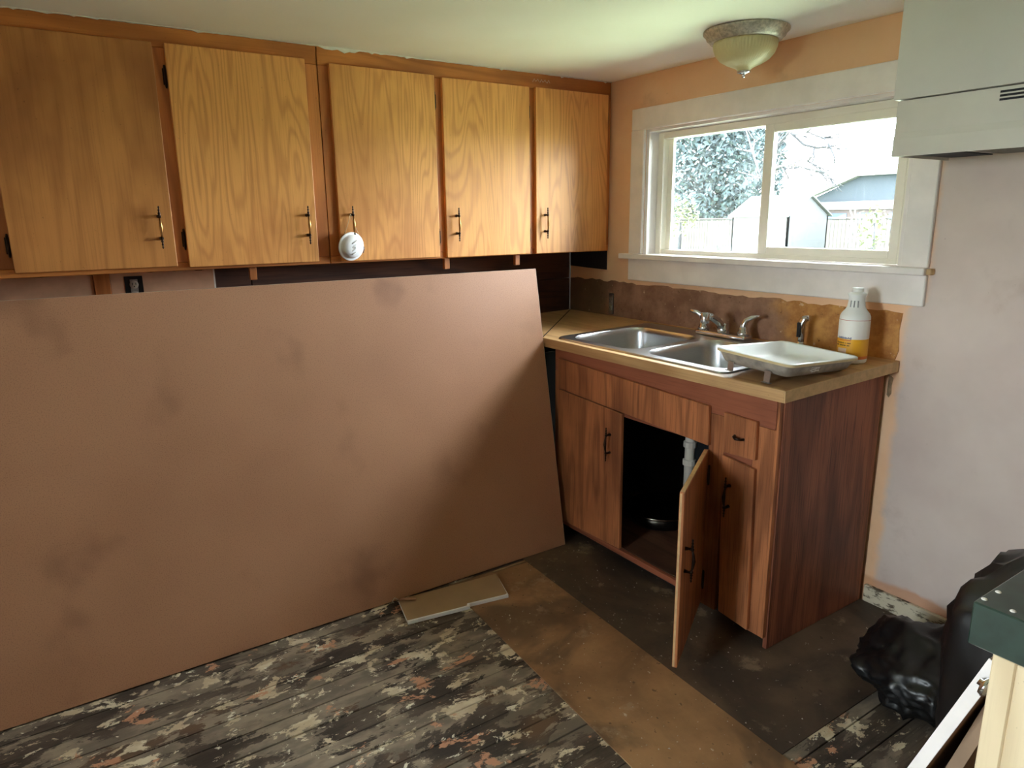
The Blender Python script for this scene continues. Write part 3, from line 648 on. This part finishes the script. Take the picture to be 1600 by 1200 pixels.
# ------------------------------------------------------------------ sink base cabinet
YB = -0.594; DTH = 0.016
sb = thing('sink_cabinet', 'red-brown wooden sink base cabinet with one door hanging open', 'cabinet', (1.2, -0.3, 0))
def S(name, mat, mb): o = mb.build(name, mat); o.parent = sb; o.location = (-1.2, 0.3, 0); return o
def sbox(name, mat, *a, bv=0.0015): return S(name, M[mat], MB().bbox(*a, bv))
ZT = 0.872
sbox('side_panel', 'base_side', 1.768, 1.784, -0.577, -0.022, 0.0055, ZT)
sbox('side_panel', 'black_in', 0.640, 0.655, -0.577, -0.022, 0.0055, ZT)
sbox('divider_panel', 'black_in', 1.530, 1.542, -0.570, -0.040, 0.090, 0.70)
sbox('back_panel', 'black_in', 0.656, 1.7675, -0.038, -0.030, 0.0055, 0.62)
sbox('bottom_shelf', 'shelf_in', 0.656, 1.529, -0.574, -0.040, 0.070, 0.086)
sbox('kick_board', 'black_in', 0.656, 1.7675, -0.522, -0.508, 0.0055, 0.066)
yf0, yf1 = YB, YB+0.018
sbox('top_rail', 'base_h', 0.642, 1.7675, yf0, yf1, 0.770, ZT-0.001)
sbox('bottom_rail', 'base_h', 0.690, 1.510, yf0, yf1, 0.062, 0.0855)
sbox('stile', 'base_v', 0.642, 0.690, yf0, yf1, 0.058, 0.7695)
sbox('stile', 'base_v', 1.5105, 1.575, yf0, yf1, 0.054, 0.7695)
sbox('stile', 'base_v', 1.690, 1.770, yf0, yf1, 0.050, 0.7695)
sbox('corner_strip', 'base_v', 1.770, 1.7795, yf0-0.001, yf0+0.0165, 0.050, ZT-0.002)
sbox('mid_rail', 'base_h', 0.6905, 1.510, yf0+0.001, yf1, 0.655, 0.7695)
sbox('mid_rail', 'base_h', 1.5755, 1.6895, yf0+0.001, yf1, 0.625, 0.7695)
def quad(name, pts, y0, y1, mat='base_v', bv=0.002): return S(name, M[mat], MB().prism(pts, 1, y0, y1, bv=bv))
def fy_(x, z): k = DTH/(YB-CAM.y); return (x+(CAM.x-x)*k, z+(CAM.z-z)*k)   # same line of sight, on the face of an overlay door
yo0, yo1 = YB-DTH, YB-0.0005
ff = quad('false_front', [fy_(0.662, 0.690), fy_(1.508, 0.650), fy_(1.502, 0.790), fy_(0.662, 0.824)], yo0, yo1)
ld = quad('door', [fy_(0.664, 0.076), fy_(1.076, 0.087), fy_(1.072, 0.665), fy_(0.664, 0.686)], yo0, yo1)
dr = quad('drawer_front', [fy_(1.573, 0.645), fy_(1.700, 0.651), fy_(1.697, 0.780), fy_(1.567, 0.783)], yo0, yo1)
nd = quad('door', [fy_(1.592, 0.060), fy_(1.715, 0.047), fy_(1.700, 0.620), fy_(1.569, 0.635)], yo0, yo1)
def onface(px_, py_): p = at(px_, py_, 1, yo0); return (p.x, yo0, p.z)
pull(ld, onface(953, 693), (0, 0, -PI/2), True); pull(nd, onface(1139, 775), (0, 0, -PI/2), True)
for (px_, py_) in ((1177, 770), (1167, 937)): p = at(px_, py_, 1, YB); hinge(nd, (p.x, YB, p.z), (0, 0, -PI/2))
p = onface(1155, 684)
MB().tube([(-0.018, 0, 0), (-0.014, -0.012, 0), (0, -0.019, 0), (0.014, -0.012, 0), (0.018, 0, 0)], [0.005, 0.004, 0.006, 0.004, 0.005], 8).build('drawer_pull', M['bronze'], dr, p, (0, 0.12, 0))
# the open door, swung past a right angle on its right-hand hinges
hxp, hyp = 1.508, YB-0.006
tip = at(1051, 1050, 2, 0.062); OA = math.atan2(tip.y-hyp, tip.x-hxp); OW = 0.425
od = MB().bbox(0, OW, -DTH/2, DTH/2, 0.0, 0.578, 0.002).build('door', M['base_v'], sb, (hxp-1.2, hyp+0.3, 0.062), (0, 0, OA))
MB().box(0.012, OW-0.004, -DTH/2+0.002, DTH/2-0.002, 0.5782, 0.5788).build('raw_top_edge', M['ply_edge'], od)
MB().box(OW+0.0002, OW+0.0008, -DTH/2+0.002, 0.0, 0.004, 0.574).build('raw_side_edge', M['ply_edge'], od)
pull(od, (OW-0.045, DTH/2, 0.345), (0, 0, PI/2), True)
for z in (0.09, 0.487): hinge(od, (0.006, DTH/2+0.001, z), (0, 0, PI/2))

# drain pipe and a pan inside the cabinet
dpx = at(1078, 700, 1, -0.36)
dp = thing('drain_pipe', 'white plastic drain pipe hanging under the sink inside the open cabinet', 'pipe', (1.336, -0.36, 0.30))
pp = at(1078, 705, 1, -0.36); dp.location = (pp.x+0.0, -0.36, 0.30)
MB().lathe([(0.020, 0.02), (0.020, 0.44)], (0, 0, 0), 18).build('tailpiece', M['pvc'], dp)
for z in (0.16, 0.235): MB().lathe([(0.024, z-0.012), (0.027, z-0.010), (0.027, z+0.010), (0.022, z+0.014)], (0, 0, 0), 12, smooth=False).build('slip_nut', M['pvc'], dp)
MB().tube([(0, 0, 0.03), (0, 0.01, -0.02), (0, 0.05, -0.05), (0, 0.10, -0.03), (0, 0.12, 0.03), (0, 0.15, 0.07), (0, 0.30, 0.08)], 0.02, 14).build('trap', M['pvc'], dp)
pot = thing('round_pan', 'round dark metal pan standing inside the open sink cabinet', 'pan', (0.965, -0.24, 0.0865))
pm_ = plain('dark_tin', srgb(70, 66, 60), 0.3, 0.9, 0.2, 20)
MB().lathe([(0.0, 0.0), (0.125, 0.0), (0.135, 0.006), (0.150, 0.060), (0.147, 0.060), (0.131, 0.008), (0.0, 0.004)], (0, 0, 0), 40).build('body', pm_, pot)
MB().lathe([(0.148, 0.058), (0.158, 0.060), (0.160, 0.064), (0.156, 0.066), (0.148, 0.063)], (0, 0, 0), 40).build('rim', plain('shiny_tin_rim', srgb(190, 184, 168), 0.2, 1.0, 0.1), pot)

# ------------------------------------------------------------------ electrical outlets
def receptacle(parent, mat, ax, s=1.0):
    for dz in (-0.020, 0.020):
        mb = MB().lathe([(0.0155, 0.0), (0.0155, 0.004), (0.013, 0.006), (0.0, 0.006)], (0, 0, dz), 16, axis=0)
        o = mb.build('socket_face', mat, parent)
        MB().box(0.006, 0.0064, -0.007, -0.0045, dz-0.002, dz+0.007).box(0.006, 0.0064, 0.0045, 0.007, dz-0.002, dz+0.007).box(0.006, 0.0064, -0.002, 0.002, dz-0.009, dz-0.005).build('slot', M['black_plastic'], o)
po = at(210, 449, 0, 0.014)
ou = thing('wall_outlet', 'white socket in a black box cut into the pink drywall strip', 'outlet', (0.0122, po.y, 1.172))
MB().bbox(0, 0.002, -0.031, 0.031, -0.05, 0.052, 0.0008).build('box', M['black_plastic'], ou)
g = MB().bbox(0.002, 0.004, -0.013, 0.013, -0.042, 0.040, 0.0008).build('yoke', M['tray_grey'], ou)
receptacle(ou, plain('ivory_socket', srgb(216, 208, 192), 0.4), 0)
ov = thing('wall_outlet', 'bare grey metal socket strip without a cover above the counter corner', 'outlet', (0.340, -0.0042, 0.987), (0, 0, -PI/2))
MB().bbox(-0.001, 0.001, -0.019, 0.019, -0.052, 0.054, 0.0008).build('box', M['dark_slot'], ov)
MB().bbox(0.001, 0.003, -0.0145, 0.0145, -0.051, 0.051, 0.0008).build('yoke', M['steel'], ov)
receptacle(ov, plain('dirty_socket', srgb(150, 146, 140), 0.4, 0.3), 0)

# ------------------------------------------------------------------ ceiling light
lt = thing('ceiling_light', 'flush ceiling light with silver ring and ribbed amber glass bowl', 'ceiling light', (1.283, -0.245, H))
MB().lathe([(0.0, -0.0004), (0.145, -0.0004), (0.147, -0.0034), (0.146, -0.0084), (0.138, -0.0151), (0.134, -0.0252), (0.126, -0.0302), (0.122, -0.0370), (0.108, -0.0386), (0.0, -0.0370)], (0, 0, 0), 48).build('canopy', plain('speckled_silver_canopy', srgb(206, 198, 184), 0.45, 0.3, 0.22, 90), lt)
def mat_amber():
    m = NT('frosted_amber_glass'); m.fin(srgb(232, 222, 186), 0.3)
    tl = m.n('ShaderNodeBsdfTranslucent'); tl.inputs[0].default_value = srgb(240, 230, 196)
    mx = m.n('ShaderNodeMixShader'); mx.inputs[0].default_value = 0.45; m.l(m.p.outputs[0], mx.inputs[1]); m.l(tl.outputs[0], mx.inputs[2]); m.l(mx.outputs[0], m.out.inputs[0]); return m.mat
MB().lathe([(0.108, -0.0386), (0.110, -0.0437), (0.108, -0.0588), (0.100, -0.0790), (0.084, -0.0974), (0.062, -0.1100), (0.044, -0.1176), (0.030, -0.1243), (0.022, -0.1310), (0.018, -0.1344)], (0, 0, 0), 240, flute=60, famp=0.008).build('glass_shade', mat_amber(), lt)
MB().lathe([(0.0, -0.1310), (0.020, -0.1319), (0.024, -0.1352), (0.022, -0.1394), (0.012, -0.1420), (0.006, -0.1445), (0.006, -0.1495), (0.007, -0.1520), (0.004, -0.1554), (0.0, -0.1562)], (0, 0, 0), 20).build('finial', M['chrome'], lt)

# ------------------------------------------------------------------ range hood and the cabinet above it
hx, hr = 1.894, 2.660
hd = thing('range_hood', 'grey range hood with dark vent slots under the grey cabinet', 'range hood', (hx, 0, 1.579))
HD = -0.331
mb = MB(); prof = [(HD+0.004, 0.151), (HD+0.004, 0.066), (HD, 0.048), (HD, 0.0), (HD+0.006, 0.0), (HD+0.006, 0.045), (HD+0.012, 0.062), (HD+0.012, 0.146), (-0.004, 0.146), (-0.004, 0.151)]
mb.prism(prof, 0, 0.004, hr-hx, bv=0.0)
mb.build('front_shell', M['hood'], hd)
for xa in (0.0, hr-hx): MB().prism([(HD+0.001, 0.001), (-0.004, 0.001), (-0.004, 0.150), (HD+0.005, 0.150), (HD+0.005, 0.066), (HD+0.001, 0.048)], 0, xa, xa+0.004).build('end_plate', M['hood'], hd)
MB().box(0.005, hr-hx-0.001, HD+0.0075, -0.006, 0.012, 0.016).build('underside_pan', M['hood'], hd)
MB().box(0.16, 0.62, HD+0.03, -0.02, 0.009, 0.0115).build('grease_filter', M['filter'], hd)
MB().box(0.012, 0.13, HD+0.02, -0.01, 0.0085, 0.0115).build('dark_underside_panel', M['dark_slot'], hd)  # dark panel under the left end of the hood
for i in range(3):
    z = 0.118+i*0.0095
    MB().box(0.262, 0.46, HD+0.0032, HD+0.0048, z, z+0.0055).build('vent_slot', M['dark_slot'], hd)
hc = thing('hood_cabinet', 'grey painted wall cabinet above the range hood', 'cabinet', (hx, 0, 1.733))
MB().box(0.0-0.006, hr-hx, -0.318, -0.003, 0.0, H-1.733-0.002).build('body', M['hood_cab'], hc)
MB().bbox(-0.008, (hr-hx)/2-0.001, -0.336, -0.3185, 0.0, H-1.733-0.004, 0.0015).build('door', M['hood_cab'], hc)
MB().bbox((hr-hx)/2+0.001, hr-hx, -0.336, -0.3185, 0.0, H-1.733-0.004, 0.0015).build('door', M['hood_cab'], hc)

# ------------------------------------------------------------------ drywall scrap on the floor
sc_ = thing('drywall_scrap', 'broken strip of drywall lying on the floor at the sheet', 'drywall scrap', (0.0, 0.0, 0.0058))
MB().prism([(0.806, -1.462), (0.962, -1.498), (1.000, -1.262), (0.986, -1.258), (1.014, -1.100), (0.852, -1.052)], 2, 0.0, 0.0125).build('core', M['gyp_white'], sc_)
MB().prism([(0.806, -1.464), (0.954, -1.496), (0.982, -1.330), (0.990, -1.270), (0.978, -1.262), (1.006, -1.110), (1.002, -1.100), (0.852, -1.052)], 2, 0.0126, 0.0132).build('paper_face', M['gyp_paper'], sc_)
MB().tube([(0.806, -1.46, 0.010), (0.800, -1.475, 0.022), (0.806, -1.488, 0.014), (0.802, -1.480, 0.004)], 0.0022, 6).build('paper_curl', M['sheet_edge'], sc_)
mb = MB(); vs_ = []
for i in range(7):
    a = i/6*2.2; vs_ += [(0.812+0.018*i/6, -1.462+0.012*math.sin(a), 0.0135+0.012*math.sin(a*1.2)), (0.836+0.016*i/6, -1.420+0.012*math.sin(a), 0.0135+0.008*math.sin(a*1.2))]
mb.add(vs_, [(2*i, 2*i+1, 2*i+3, 2*i+2) for i in range(6)], 0, True); cu = mb.build('paper_curl', plain('tan_torn_paper', srgb(196, 152, 120), 0.8), sc_)
cu.modifiers.new('thick', 'SOLIDIFY').thickness = 0.0008
tag(MB().tube([(0.812, -1.045, 0.0075), (0.816, -0.96, 0.0078), (0.820, -0.882, 0.0075)], 0.0028, 6).build('trim_strip', M['gyp_paper']), 'thin pale trim strip along the foot of the brown sheet', 'trim strip')
# crumbs of plaster and sawdust
rr = random.Random(21); mb = MB()
for i in range(420):
    if i < 300: x, y = rr.uniform(0.85, 2.25), rr.uniform(-1.35, -0.30)
    else: x, y = rr.uniform(0.95, 2.1), rr.uniform(-2.2, -1.4)
    if 0.64 < x < 1.80 and y > -0.62: continue
    if (x < 1.06 and y < -1.0) or (x > 1.93 and y > -0.72): continue
    s = rr.uniform(0.0008, 0.0026)*(1.6 if rr.random() < 0.08 else 1); a = rr.uniform(0, PI); z = 0.0046 if y > -1.28 else 0.001
    c, d = math.cos(a)*s, math.sin(a)*s
    mb.add([(x+c, y+d, z), (x-d, y+c, z), (x-c*1.3, y-d*1.3, z), (x, y, z+s*1.2)], [(0, 1, 2), (0, 1, 3), (1, 2, 3), (2, 0, 3)])
db = mb.build('floor_crumbs', plain('pale_crumbs', srgb(206, 196, 180), 0.9, 0, 0.2)); db['kind'] = 'stuff'; tag(db, 'scattered pale crumbs and dust on the stained floor panels', 'debris')

# ------------------------------------------------------------------ half wall with green cap, boards, bags (right foreground)
gx, gy = 2.687, -1.458
gw = thing('half_wall', 'cream half wall end with thick green painted cap at the right edge', 'half wall', (gx, gy, 0))
MB().bbox(0.0, 1.1, 0.0, 0.30, 0.858, 0.920, 0.002).build('cap', M['green'], gw)
MB().bbox(0.030, 0.0575, 0.004, 0.26, 0.0, 0.8575, 0.002).build('end_board', M['post'], gw)
MB().bbox(0.0585, 0.115, 0.002, 0.26, 0.0, 0.8575, 0.002).build('end_board', M['post'], gw)
MB().bbox(0.116, 1.05, 0.012, 0.25, 0.0, 0.8575, 0.002).build('side_panel', M['post'], gw)
for i, (px_, py_) in enumerate(((1538, 936), (1583, 955), (1560, 925))):
    p = at(px_, py_, 2, 0.9203); MB().lathe([(0.0, 0.0), (0.004, 0.0), (0.003, 0.0012), (0.0, 0.0015)], (p.x-gx, p.y-gy, 0.9201), 8).build('paint_chip', M['plaster'], gw)
a0 = at(1545, 1033, 1, -1.30); b0 = at(1420, 1200, 1, -1.30)
ldv = Vector((b0.x-a0.x, 0, b0.z-a0.z)).normalized(); th = math.atan2(-(ldv.x), -(ldv.z))   # lean angle from vertical
flen = a0.z/(-ldv.z); foot = (a0.x+ldv.x*flen, -1.30, 0.004)
wdk = wood('brown_board_face', srgb(132, 102, 78), srgb(94, 70, 54), 2, 6, 1.0, 0.6)
bd = thing('leaning_board', 'white-edged brown cabinet board leaning on the half wall', 'board', foot, (0, th, 0))
MB().bbox(0.0, 0.019, 0.001, 0.20, 0.0, flen, 0.001).build('panel', wdk, bd)
MB().bbox(-0.0005, 0.0195, -0.0015, 0.0005, 0.0, flen+0.001, 0.0004).build('white_edge', M['trim'], bd)
MB().lathe([(0.006, 0.0195), (0.006, 0.024), (0.016, 0.027), (0.018, 0.032), (0.014, 0.037), (0.0, 0.039)], (-0.012, -0.012, flen-0.035), 18, axis=0).build('knob', M['chrome'], bd)
b2 = thing('leaning_board', 'darker brown board leaning behind the white-edged one', 'board', (foot[0]+0.075, -1.262, 0.004), (0, th*0.80, 0))
MB().bbox(0.0, 0.019, 0.0, 0.16, 0.0, flen*0.86, 0.001).build('panel', wdk, b2)
MB().bbox(-0.0005, 0.0195, -0.0015, -0.0002, 0.0, flen*0.86, 0.0004).build('edge', plain('dull_brown_edge', srgb(150, 124, 100), 0.7), b2)
from mathutils import noise as mn
def bag(name, label, loc, size, seed, knot, sub=5, box=0.0, cr=1.0, taper=0.0):
    bm = bmesh.new(); bmesh.ops.create_icosphere(bm, subdivisions=sub, radius=1.0)
    for v in bm.verts:
        p = v.co.copy(); o = Vector((seed*3.1, seed*1.7, seed))
        f = 1+0.16*mn.noise(p*1.6+o)
        rid = 1-abs(mn.noise(Vector((p.x*2.6, p.y*2.6, p.z*1.1))+o*2)); f += cr*0.15*(rid**4-0.3)
        rid2 = 1-abs(mn.noise(p*5.5+o)); f += cr*0.075*(rid2**4-0.3)
        rid3 = 1-abs(mn.noise(p*11+o)); f += 0.02*(rid3**2-0.4)
        if box: mx_ = max(abs(p.x), abs(p.y), abs(p.z)); f *= (1/mx_)**box
        q = Vector((p.x*size[0]*f, p.y*size[1]*f, (p.z*f)*size[2]))
        tp = 1-taper*(1-p.z)/2; q.x *= tp; q.y *= tp
        for (kx, ky, kz, kw, kh) in knot:
            d = math.hypot(p.x-kx, p.y-ky)
            if p.z > 0.0: q.z += kh*math.exp(-(d/kw)**2)
        q.z = max(q.z, -size[2]*0.82)
        v.co = q
    b = thing(name, label, 'bin bag', loc)
    zmin = min(v.co.z for v in bm.verts)
    for v in bm.verts: v.co.z -= zmin
    MB().frombm(bm, 0, True).build('body', M['bag'], b); return b
g1 = bag('bin_bag', 'crumpled black plastic bin bag lying on the floor by the baseboard', (2.215, -0.385, 0.003), (0.195, 0.19, 0.10), 9, [(-0.65, 0.1, 0, 0.4, 0.04), (0.55, 0.35, 0, 0.5, 0.13)])
MB().tube([(0.0, 0.03, 0.19), (-0.006, 0.02, 0.202), (0.004, 0.01, 0.206), (0.012, 0.016, 0.196)], 0.003, 6).build('tie', M['gyp_white'], g1)
g2 = bag('bin_bag', 'tall full black bin bag standing behind the green-capped half wall', (2.665, -0.78, 0.003), (0.30, 0.22, 0.385), 5, [(0.1, 0.1, 0, 0.5, 0.02)], box=0.6, cr=0.25, taper=0.52)

# ------------------------------------------------------------------ outdoors
GZ = -0.62
gd = struct(MB().box(-70, 70, -70, 90, GZ-0.2, GZ).build('ground', M['grass']))
YFN = 21.0
fn = thing('board_fence', 'weathered wooden board fence across the back yard', 'fence', (-12, YFN, GZ))
pk = None; xa = -24.0; rr = random.Random(2)
while xa < -3.0:
    if pk is None:
        pk = MB().bbox(-0.066, 0.066, -0.01, 0.01, 0, 1.90, 0.004).build('picket', M['shed_wood'], fn, (xa+12, 0, 0))
    else: dup(pk, fn, (xa+12, rr.uniform(-0.004, 0.004), rr.uniform(-0.015, 0.0)))
    xa += 0.142
for z in (0.3, 1.0, 1.65): MB().box(-12, 9.2, 0.012, 0.05, z, z+0.09).build('rail', M['shed_wood'], fn)
MB().box(-12, 9.2, -0.03, 0.05, 1.905, 1.945).build('cap_rail', M['shed_wood'], fn)
# garden shed, gable end to the right
SY = 17.0
e0, e1 = at(1139, 338, 1, SY), at(1234, 338, 1, SY)
eg = at(1299, 340, 0, e1.x); ap = at(1272, 306, 0, e1.x)
ez = (e0.z+e1.z)/2
sh_ = thing('garden_shed', 'small white garden shed with pale gable roof in the yard', 'shed', (e1.x, SY, GZ))
Lx = e1.x-e0.x; Wy = eg.y-SY; az = ap.z
MB().box(-Lx+0.1, -0.08, 0.06, 0.12, 0, ez-GZ).build('front_wall', M['siding_white'], sh_)
MB().prism([(0.06, 0), (Wy-0.06, 0), (Wy-0.06, ez-GZ), (Wy/2, az-GZ-0.04), (0.06, ez-GZ)], 0, -0.14, -0.08).build('gable_wall', M['siding_shaded'], sh_)
MB().prism([(0.06, 0), (Wy-0.06, 0), (Wy-0.06, ez-GZ), (Wy/2, az-GZ-0.04), (0.06, ez-GZ)], 0, -Lx+0.1, -Lx+0.16).build('gable_wall', M['siding_shaded'], sh_)
MB().box(-Lx+0.1, -0.08, Wy-0.12, Wy-0.06, 0, ez-GZ).build('rear_wall', M['siding_white'], sh_)
for s in (0, 1):
    y_e, y_r = (-0.06, Wy/2) if s == 0 else (Wy+0.06, Wy/2)
    MB().add([(-Lx, y_e, ez-GZ-0.03), (0, y_e, ez-GZ-0.03), (0, y_r, az-GZ), (-Lx, y_r, az-GZ), (-Lx, y_e, ez-GZ+0.02), (0, y_e, ez-GZ+0.02), (0, y_r, az-GZ+0.05), (-Lx, y_r, az-GZ+0.05)], [(0, 1, 2, 3), (4, 5, 6, 7), (0, 1, 5, 4), (1, 2, 6, 5), (2, 3, 7, 6), (3, 0, 4, 7)]).build('roof_slope', M['roofing'], sh_)
MB().box(-Lx*0.42, -Lx*0.14, 0.05, 0.058, 0.1, 1.75).build('door', M['siding_white'], sh_)
# neighbouring house with a slate-blue gable
HY_ = 34.0
q = lambda px_, py_: at(px_, py_, 1, HY_)
A_, B_, C_ = q(1275, 308), q(1346, 275), q(1440, 262)
hs = thing('house', 'slate blue house with white eaves beyond the fence', 'house', (B_.x, HY_, GZ))
bz = q(1385, 313).z
X = lambda p: p.x-B_.x
MB().prism([(X(A_), bz-GZ), (X(C_)+3, bz-GZ), (X(C_)+3, B_.z-GZ), (0, B_.z-GZ), (X(A_), A_.z-GZ)], 1, 0.0, 0.3).build('gable', M['siding_blue'], hs)
MB().prism([(X(A_)-0.3, A_.z-GZ-0.05), (0, B_.z-GZ), (X(C_)+3, B_.z-GZ), (X(C_)+3, B_.z-GZ+0.35), (0, B_.z-GZ+0.35), (X(A_)-0.3, A_.z-GZ+0.25)], 1, -0.4, 0.1).build('eave_board', M['siding_white'], hs)
MB().add([(-0.6, -0.4, B_.z-GZ+0.36), (X(C_)+4, -0.4, B_.z-GZ+0.36), (X(C_)+4, 3.5, B_.z-GZ+1.6), (0.4, 3.5, B_.z-GZ+1.6), (-0.6, -0.4, B_.z-GZ+0.46), (X(C_)+4, -0.4, B_.z-GZ+0.46), (X(C_)+4, 3.5, B_.z-GZ+1.7), (0.4, 3.5, B_.z-GZ+1.7)], [(0, 1, 2, 3), (4, 5, 6, 7), (0, 1, 5, 4), (1, 2, 6, 5), (2, 3, 7, 6), (3, 0, 4, 7)]).build('roof', M['roofing'], hs)
MB().box(X(A_), X(C_)+3, -0.1, 0.28, bz-GZ-0.42, bz-GZ).build('porch_beam', M['siding_white'], hs)
MB().box(X(A_), X(C_)+3, 0.02, 0.28, 0, bz-GZ-0.421).build('lower_wall', M['far_red'], hs)
for i in range(3): MB().box(X(A_)+0.8+i*1.7, X(A_)+1.9+i*1.7, -0.02, 0.018, 1.2, 2.1).build('window', M['far_dark'], hs)
q2 = lambda px_, py_: at(px_, py_, 1, 36.0)
n0, n1 = q2(1075, 306), q2(1126, 306)
nh = thing('cottage', 'pale green cottage with brown chimney seen over the fence', 'house', (n0.x, 36.0, GZ))
MB().box(0, n1.x-n0.x, 0, 4, 0, n0.z-GZ).build('wall', M['far_green'], nh)
zt_ = q2(1100, 326).z-GZ; MB().box(-0.1, n1.x-n0.x+0.1, -0.3, -0.01, zt_-0.12, zt_+0.12).build('eave', M['siding_white'], nh)
MB().box(n1.x-n0.x+0.02, n1.x-n0.x+0.75, -0.4, 0.5, 0, n0.z-GZ+0.1).build('chimney', M['brick'], nh)
# trees
def leaves(center, radii, n, size, seed, cone=False):
    r = random.Random(seed); mb = MB()
    for i in range(n):
        while True:
            p = Vector((r.uniform(-1, 1), r.uniform(-1, 1), r.uniform(-1, 1)))
            if p.length <= 1: break
        f = 1.0
        if cone: f = (1-p.z)*0.62+0.05
        c = Vector((p.x*radii[0]*f, p.y*radii[1]*f, p.z*radii[2]))+Vector(center)
        a = Vector((r.uniform(-1, 1), r.uniform(-1, 1), r.uniform(-1, 1))).normalized()*size*r.uniform(0.5, 1.2); b = Vector((r.uniform(-1, 1), r.uniform(-1, 1), r.uniform(-1, 1))).normalized()*size*r.uniform(0.4, 1.0)
        mb.add([c-a, c+b, c+a, c-b*0.6], [(0, 1, 2), (0, 2, 3)])
    return mb
def tree(name, label, px_, y, h, rad, n, size, seed, mat, cat='tree', zc=0.55, cone=False):
    p = at(px_, 340, 1, y); t = thing(name, label, cat, (p.x, y, GZ))
    MB().tube([(0, 0, 0), (0.05, 0, h*0.4), (0, 0.05, h*0.8)], [0.06*rad[0]+0.05, 0.04*rad[0]+0.04, 0.03], 8).build('trunk', M['bark'], t)
    cr = leaves((0, 0, h*zc), rad, n, size, seed, cone).build('crown', M[mat], t); return t
tree('conifer', 'tall grey-green conifer behind the fence at the left of the window', 1098, 28.0, 11.0, (3.3, 2.2, 5.8), 15000, 0.19, 1, 'leaf_dark', cone=False)
tree('conifer', 'slim grey-green conifer behind the fence beside the window mullion', 1178, 34.0, 10.0, (1.7, 1.5, 5.0), 5000, 0.19, 2, 'leaf_dark')
tree('leafy_shrub', 'yellow-green shrub at the left end of the fence', 1062, 20.0, 2.6, (0.9, 0.6, 0.9), 420, 0.10, 3, 'leaf_yellow', 'shrub', 0.78)
tree('leafy_shrub', 'small yellow-green shrub by the right part of the fence', 1366, 18.5, 2.2, (0.45, 0.4, 0.8), 170, 0.09, 4, 'leaf_yellow', 'shrub', 0.72)
p = at(1205, 340, 1, 12.0)
bt_ = thing('bare_tree', 'bare twiggy tree branching across the right window pane', 'tree', (p.x-0.15, 12.0, GZ))
mb = MB(); rr = random.Random(14)
def branch(pos, d, ln, r, lev):
    pts = [pos]; n_ = 4
    for i in range(n_):
        d = (d+Vector((rr.uniform(-.22, .22), rr.uniform(-.22, .22), rr.uniform(-.12, .2)))).normalized(); pts.append(pts[-1]+d*ln/n_)
    mb.tube(pts, [r*(1-0.45*i/n_) for i in range(n_+1)], 5 if lev < 2 else 3)
    if lev >= 5: return
    for k in range(3 if lev else 5):
        t = rr.choice(pts[1:] if lev else pts[2:]); dd = (d+Vector((rr.uniform(-.7, 1.1), rr.uniform(-.9, .9), rr.uniform(-.45, .4)))).normalized()
        branch(t, dd, ln*rr.uniform(0.5, 0.78), r*0.5, lev+1)
BO = bt_.location.copy()
def limb(pix, r0, r1, twigs, dy=0.0):
    pts = [at(px_, py_, 1, 12.0+dy*k)-BO for k, (px_, py_) in enumerate(pix)]
    mb.tube(pts, [r0+(r1-r0)*k/(len(pts)-1) for k in range(len(pts))], 5)
    for k in range(twigs):
        i_ = rr.randrange(0, len(pts)-1); t = rr.random(); p_ = pts[i_].lerp(pts[i_+1], t); d_ = (pts[i_+1]-pts[i_]).normalized()
        branch(p_, (d_+Vector((rr.uniform(-.7, .7), rr.uniform(-.5, .5), rr.uniform(-.8, .6)))).normalized(), rr.uniform(0.3, 0.6), 0.030, 4)
mb.tube([(0, 0, 0), at(1196, 400, 1, 12.0)-BO, at(1197, 340, 1, 12.0)-BO], [0.11, 0.09, 0.075], 7)
limb([(1197, 340), (1199, 300), (1203, 255), (1206, 205), (1200, 150)], 0.075, 0.03, 6)
limb([(1202, 258), (1216, 226), (1234, 206), (1256, 226), (1278, 231), (1302, 228)], 0.042, 0.024, 7, 0.1)
limb([(1200, 290), (1214, 262), (1236, 256), (1262, 262), (1288, 270)], 0.040, 0.024, 9, -0.1)
limb([(1234, 206), (1262, 206), (1290, 218)], 0.028, 0.02, 4)
limb([(1236, 256), (1256, 248), (1280, 262)], 0.026, 0.02, 4)
limb([(1199, 300), (1180, 250), (1165, 200), (1150, 170)], 0.03, 0.01, 6, 0.1)
mb.build('trunk_and_branches', M['bark'], bt_)
# pale climbing stems in front of the right fence
p = at(1336, 345, 1, 19.5); vine = thing('climbing_vine', 'pale twisting vine stems in front of the right fence', 'vine', (p.x, 19.5, GZ))
for k in range(3):
    r_ = random.Random(k); pts = [(k*0.16-0.16+0.06*math.sin(i*1.5+k), 0.05*math.cos(i*1.3), i*0.14) for i in range(18-k)]
    MB().tube(pts, 0.026, 5).build('stem', M['siding_white'], vine)
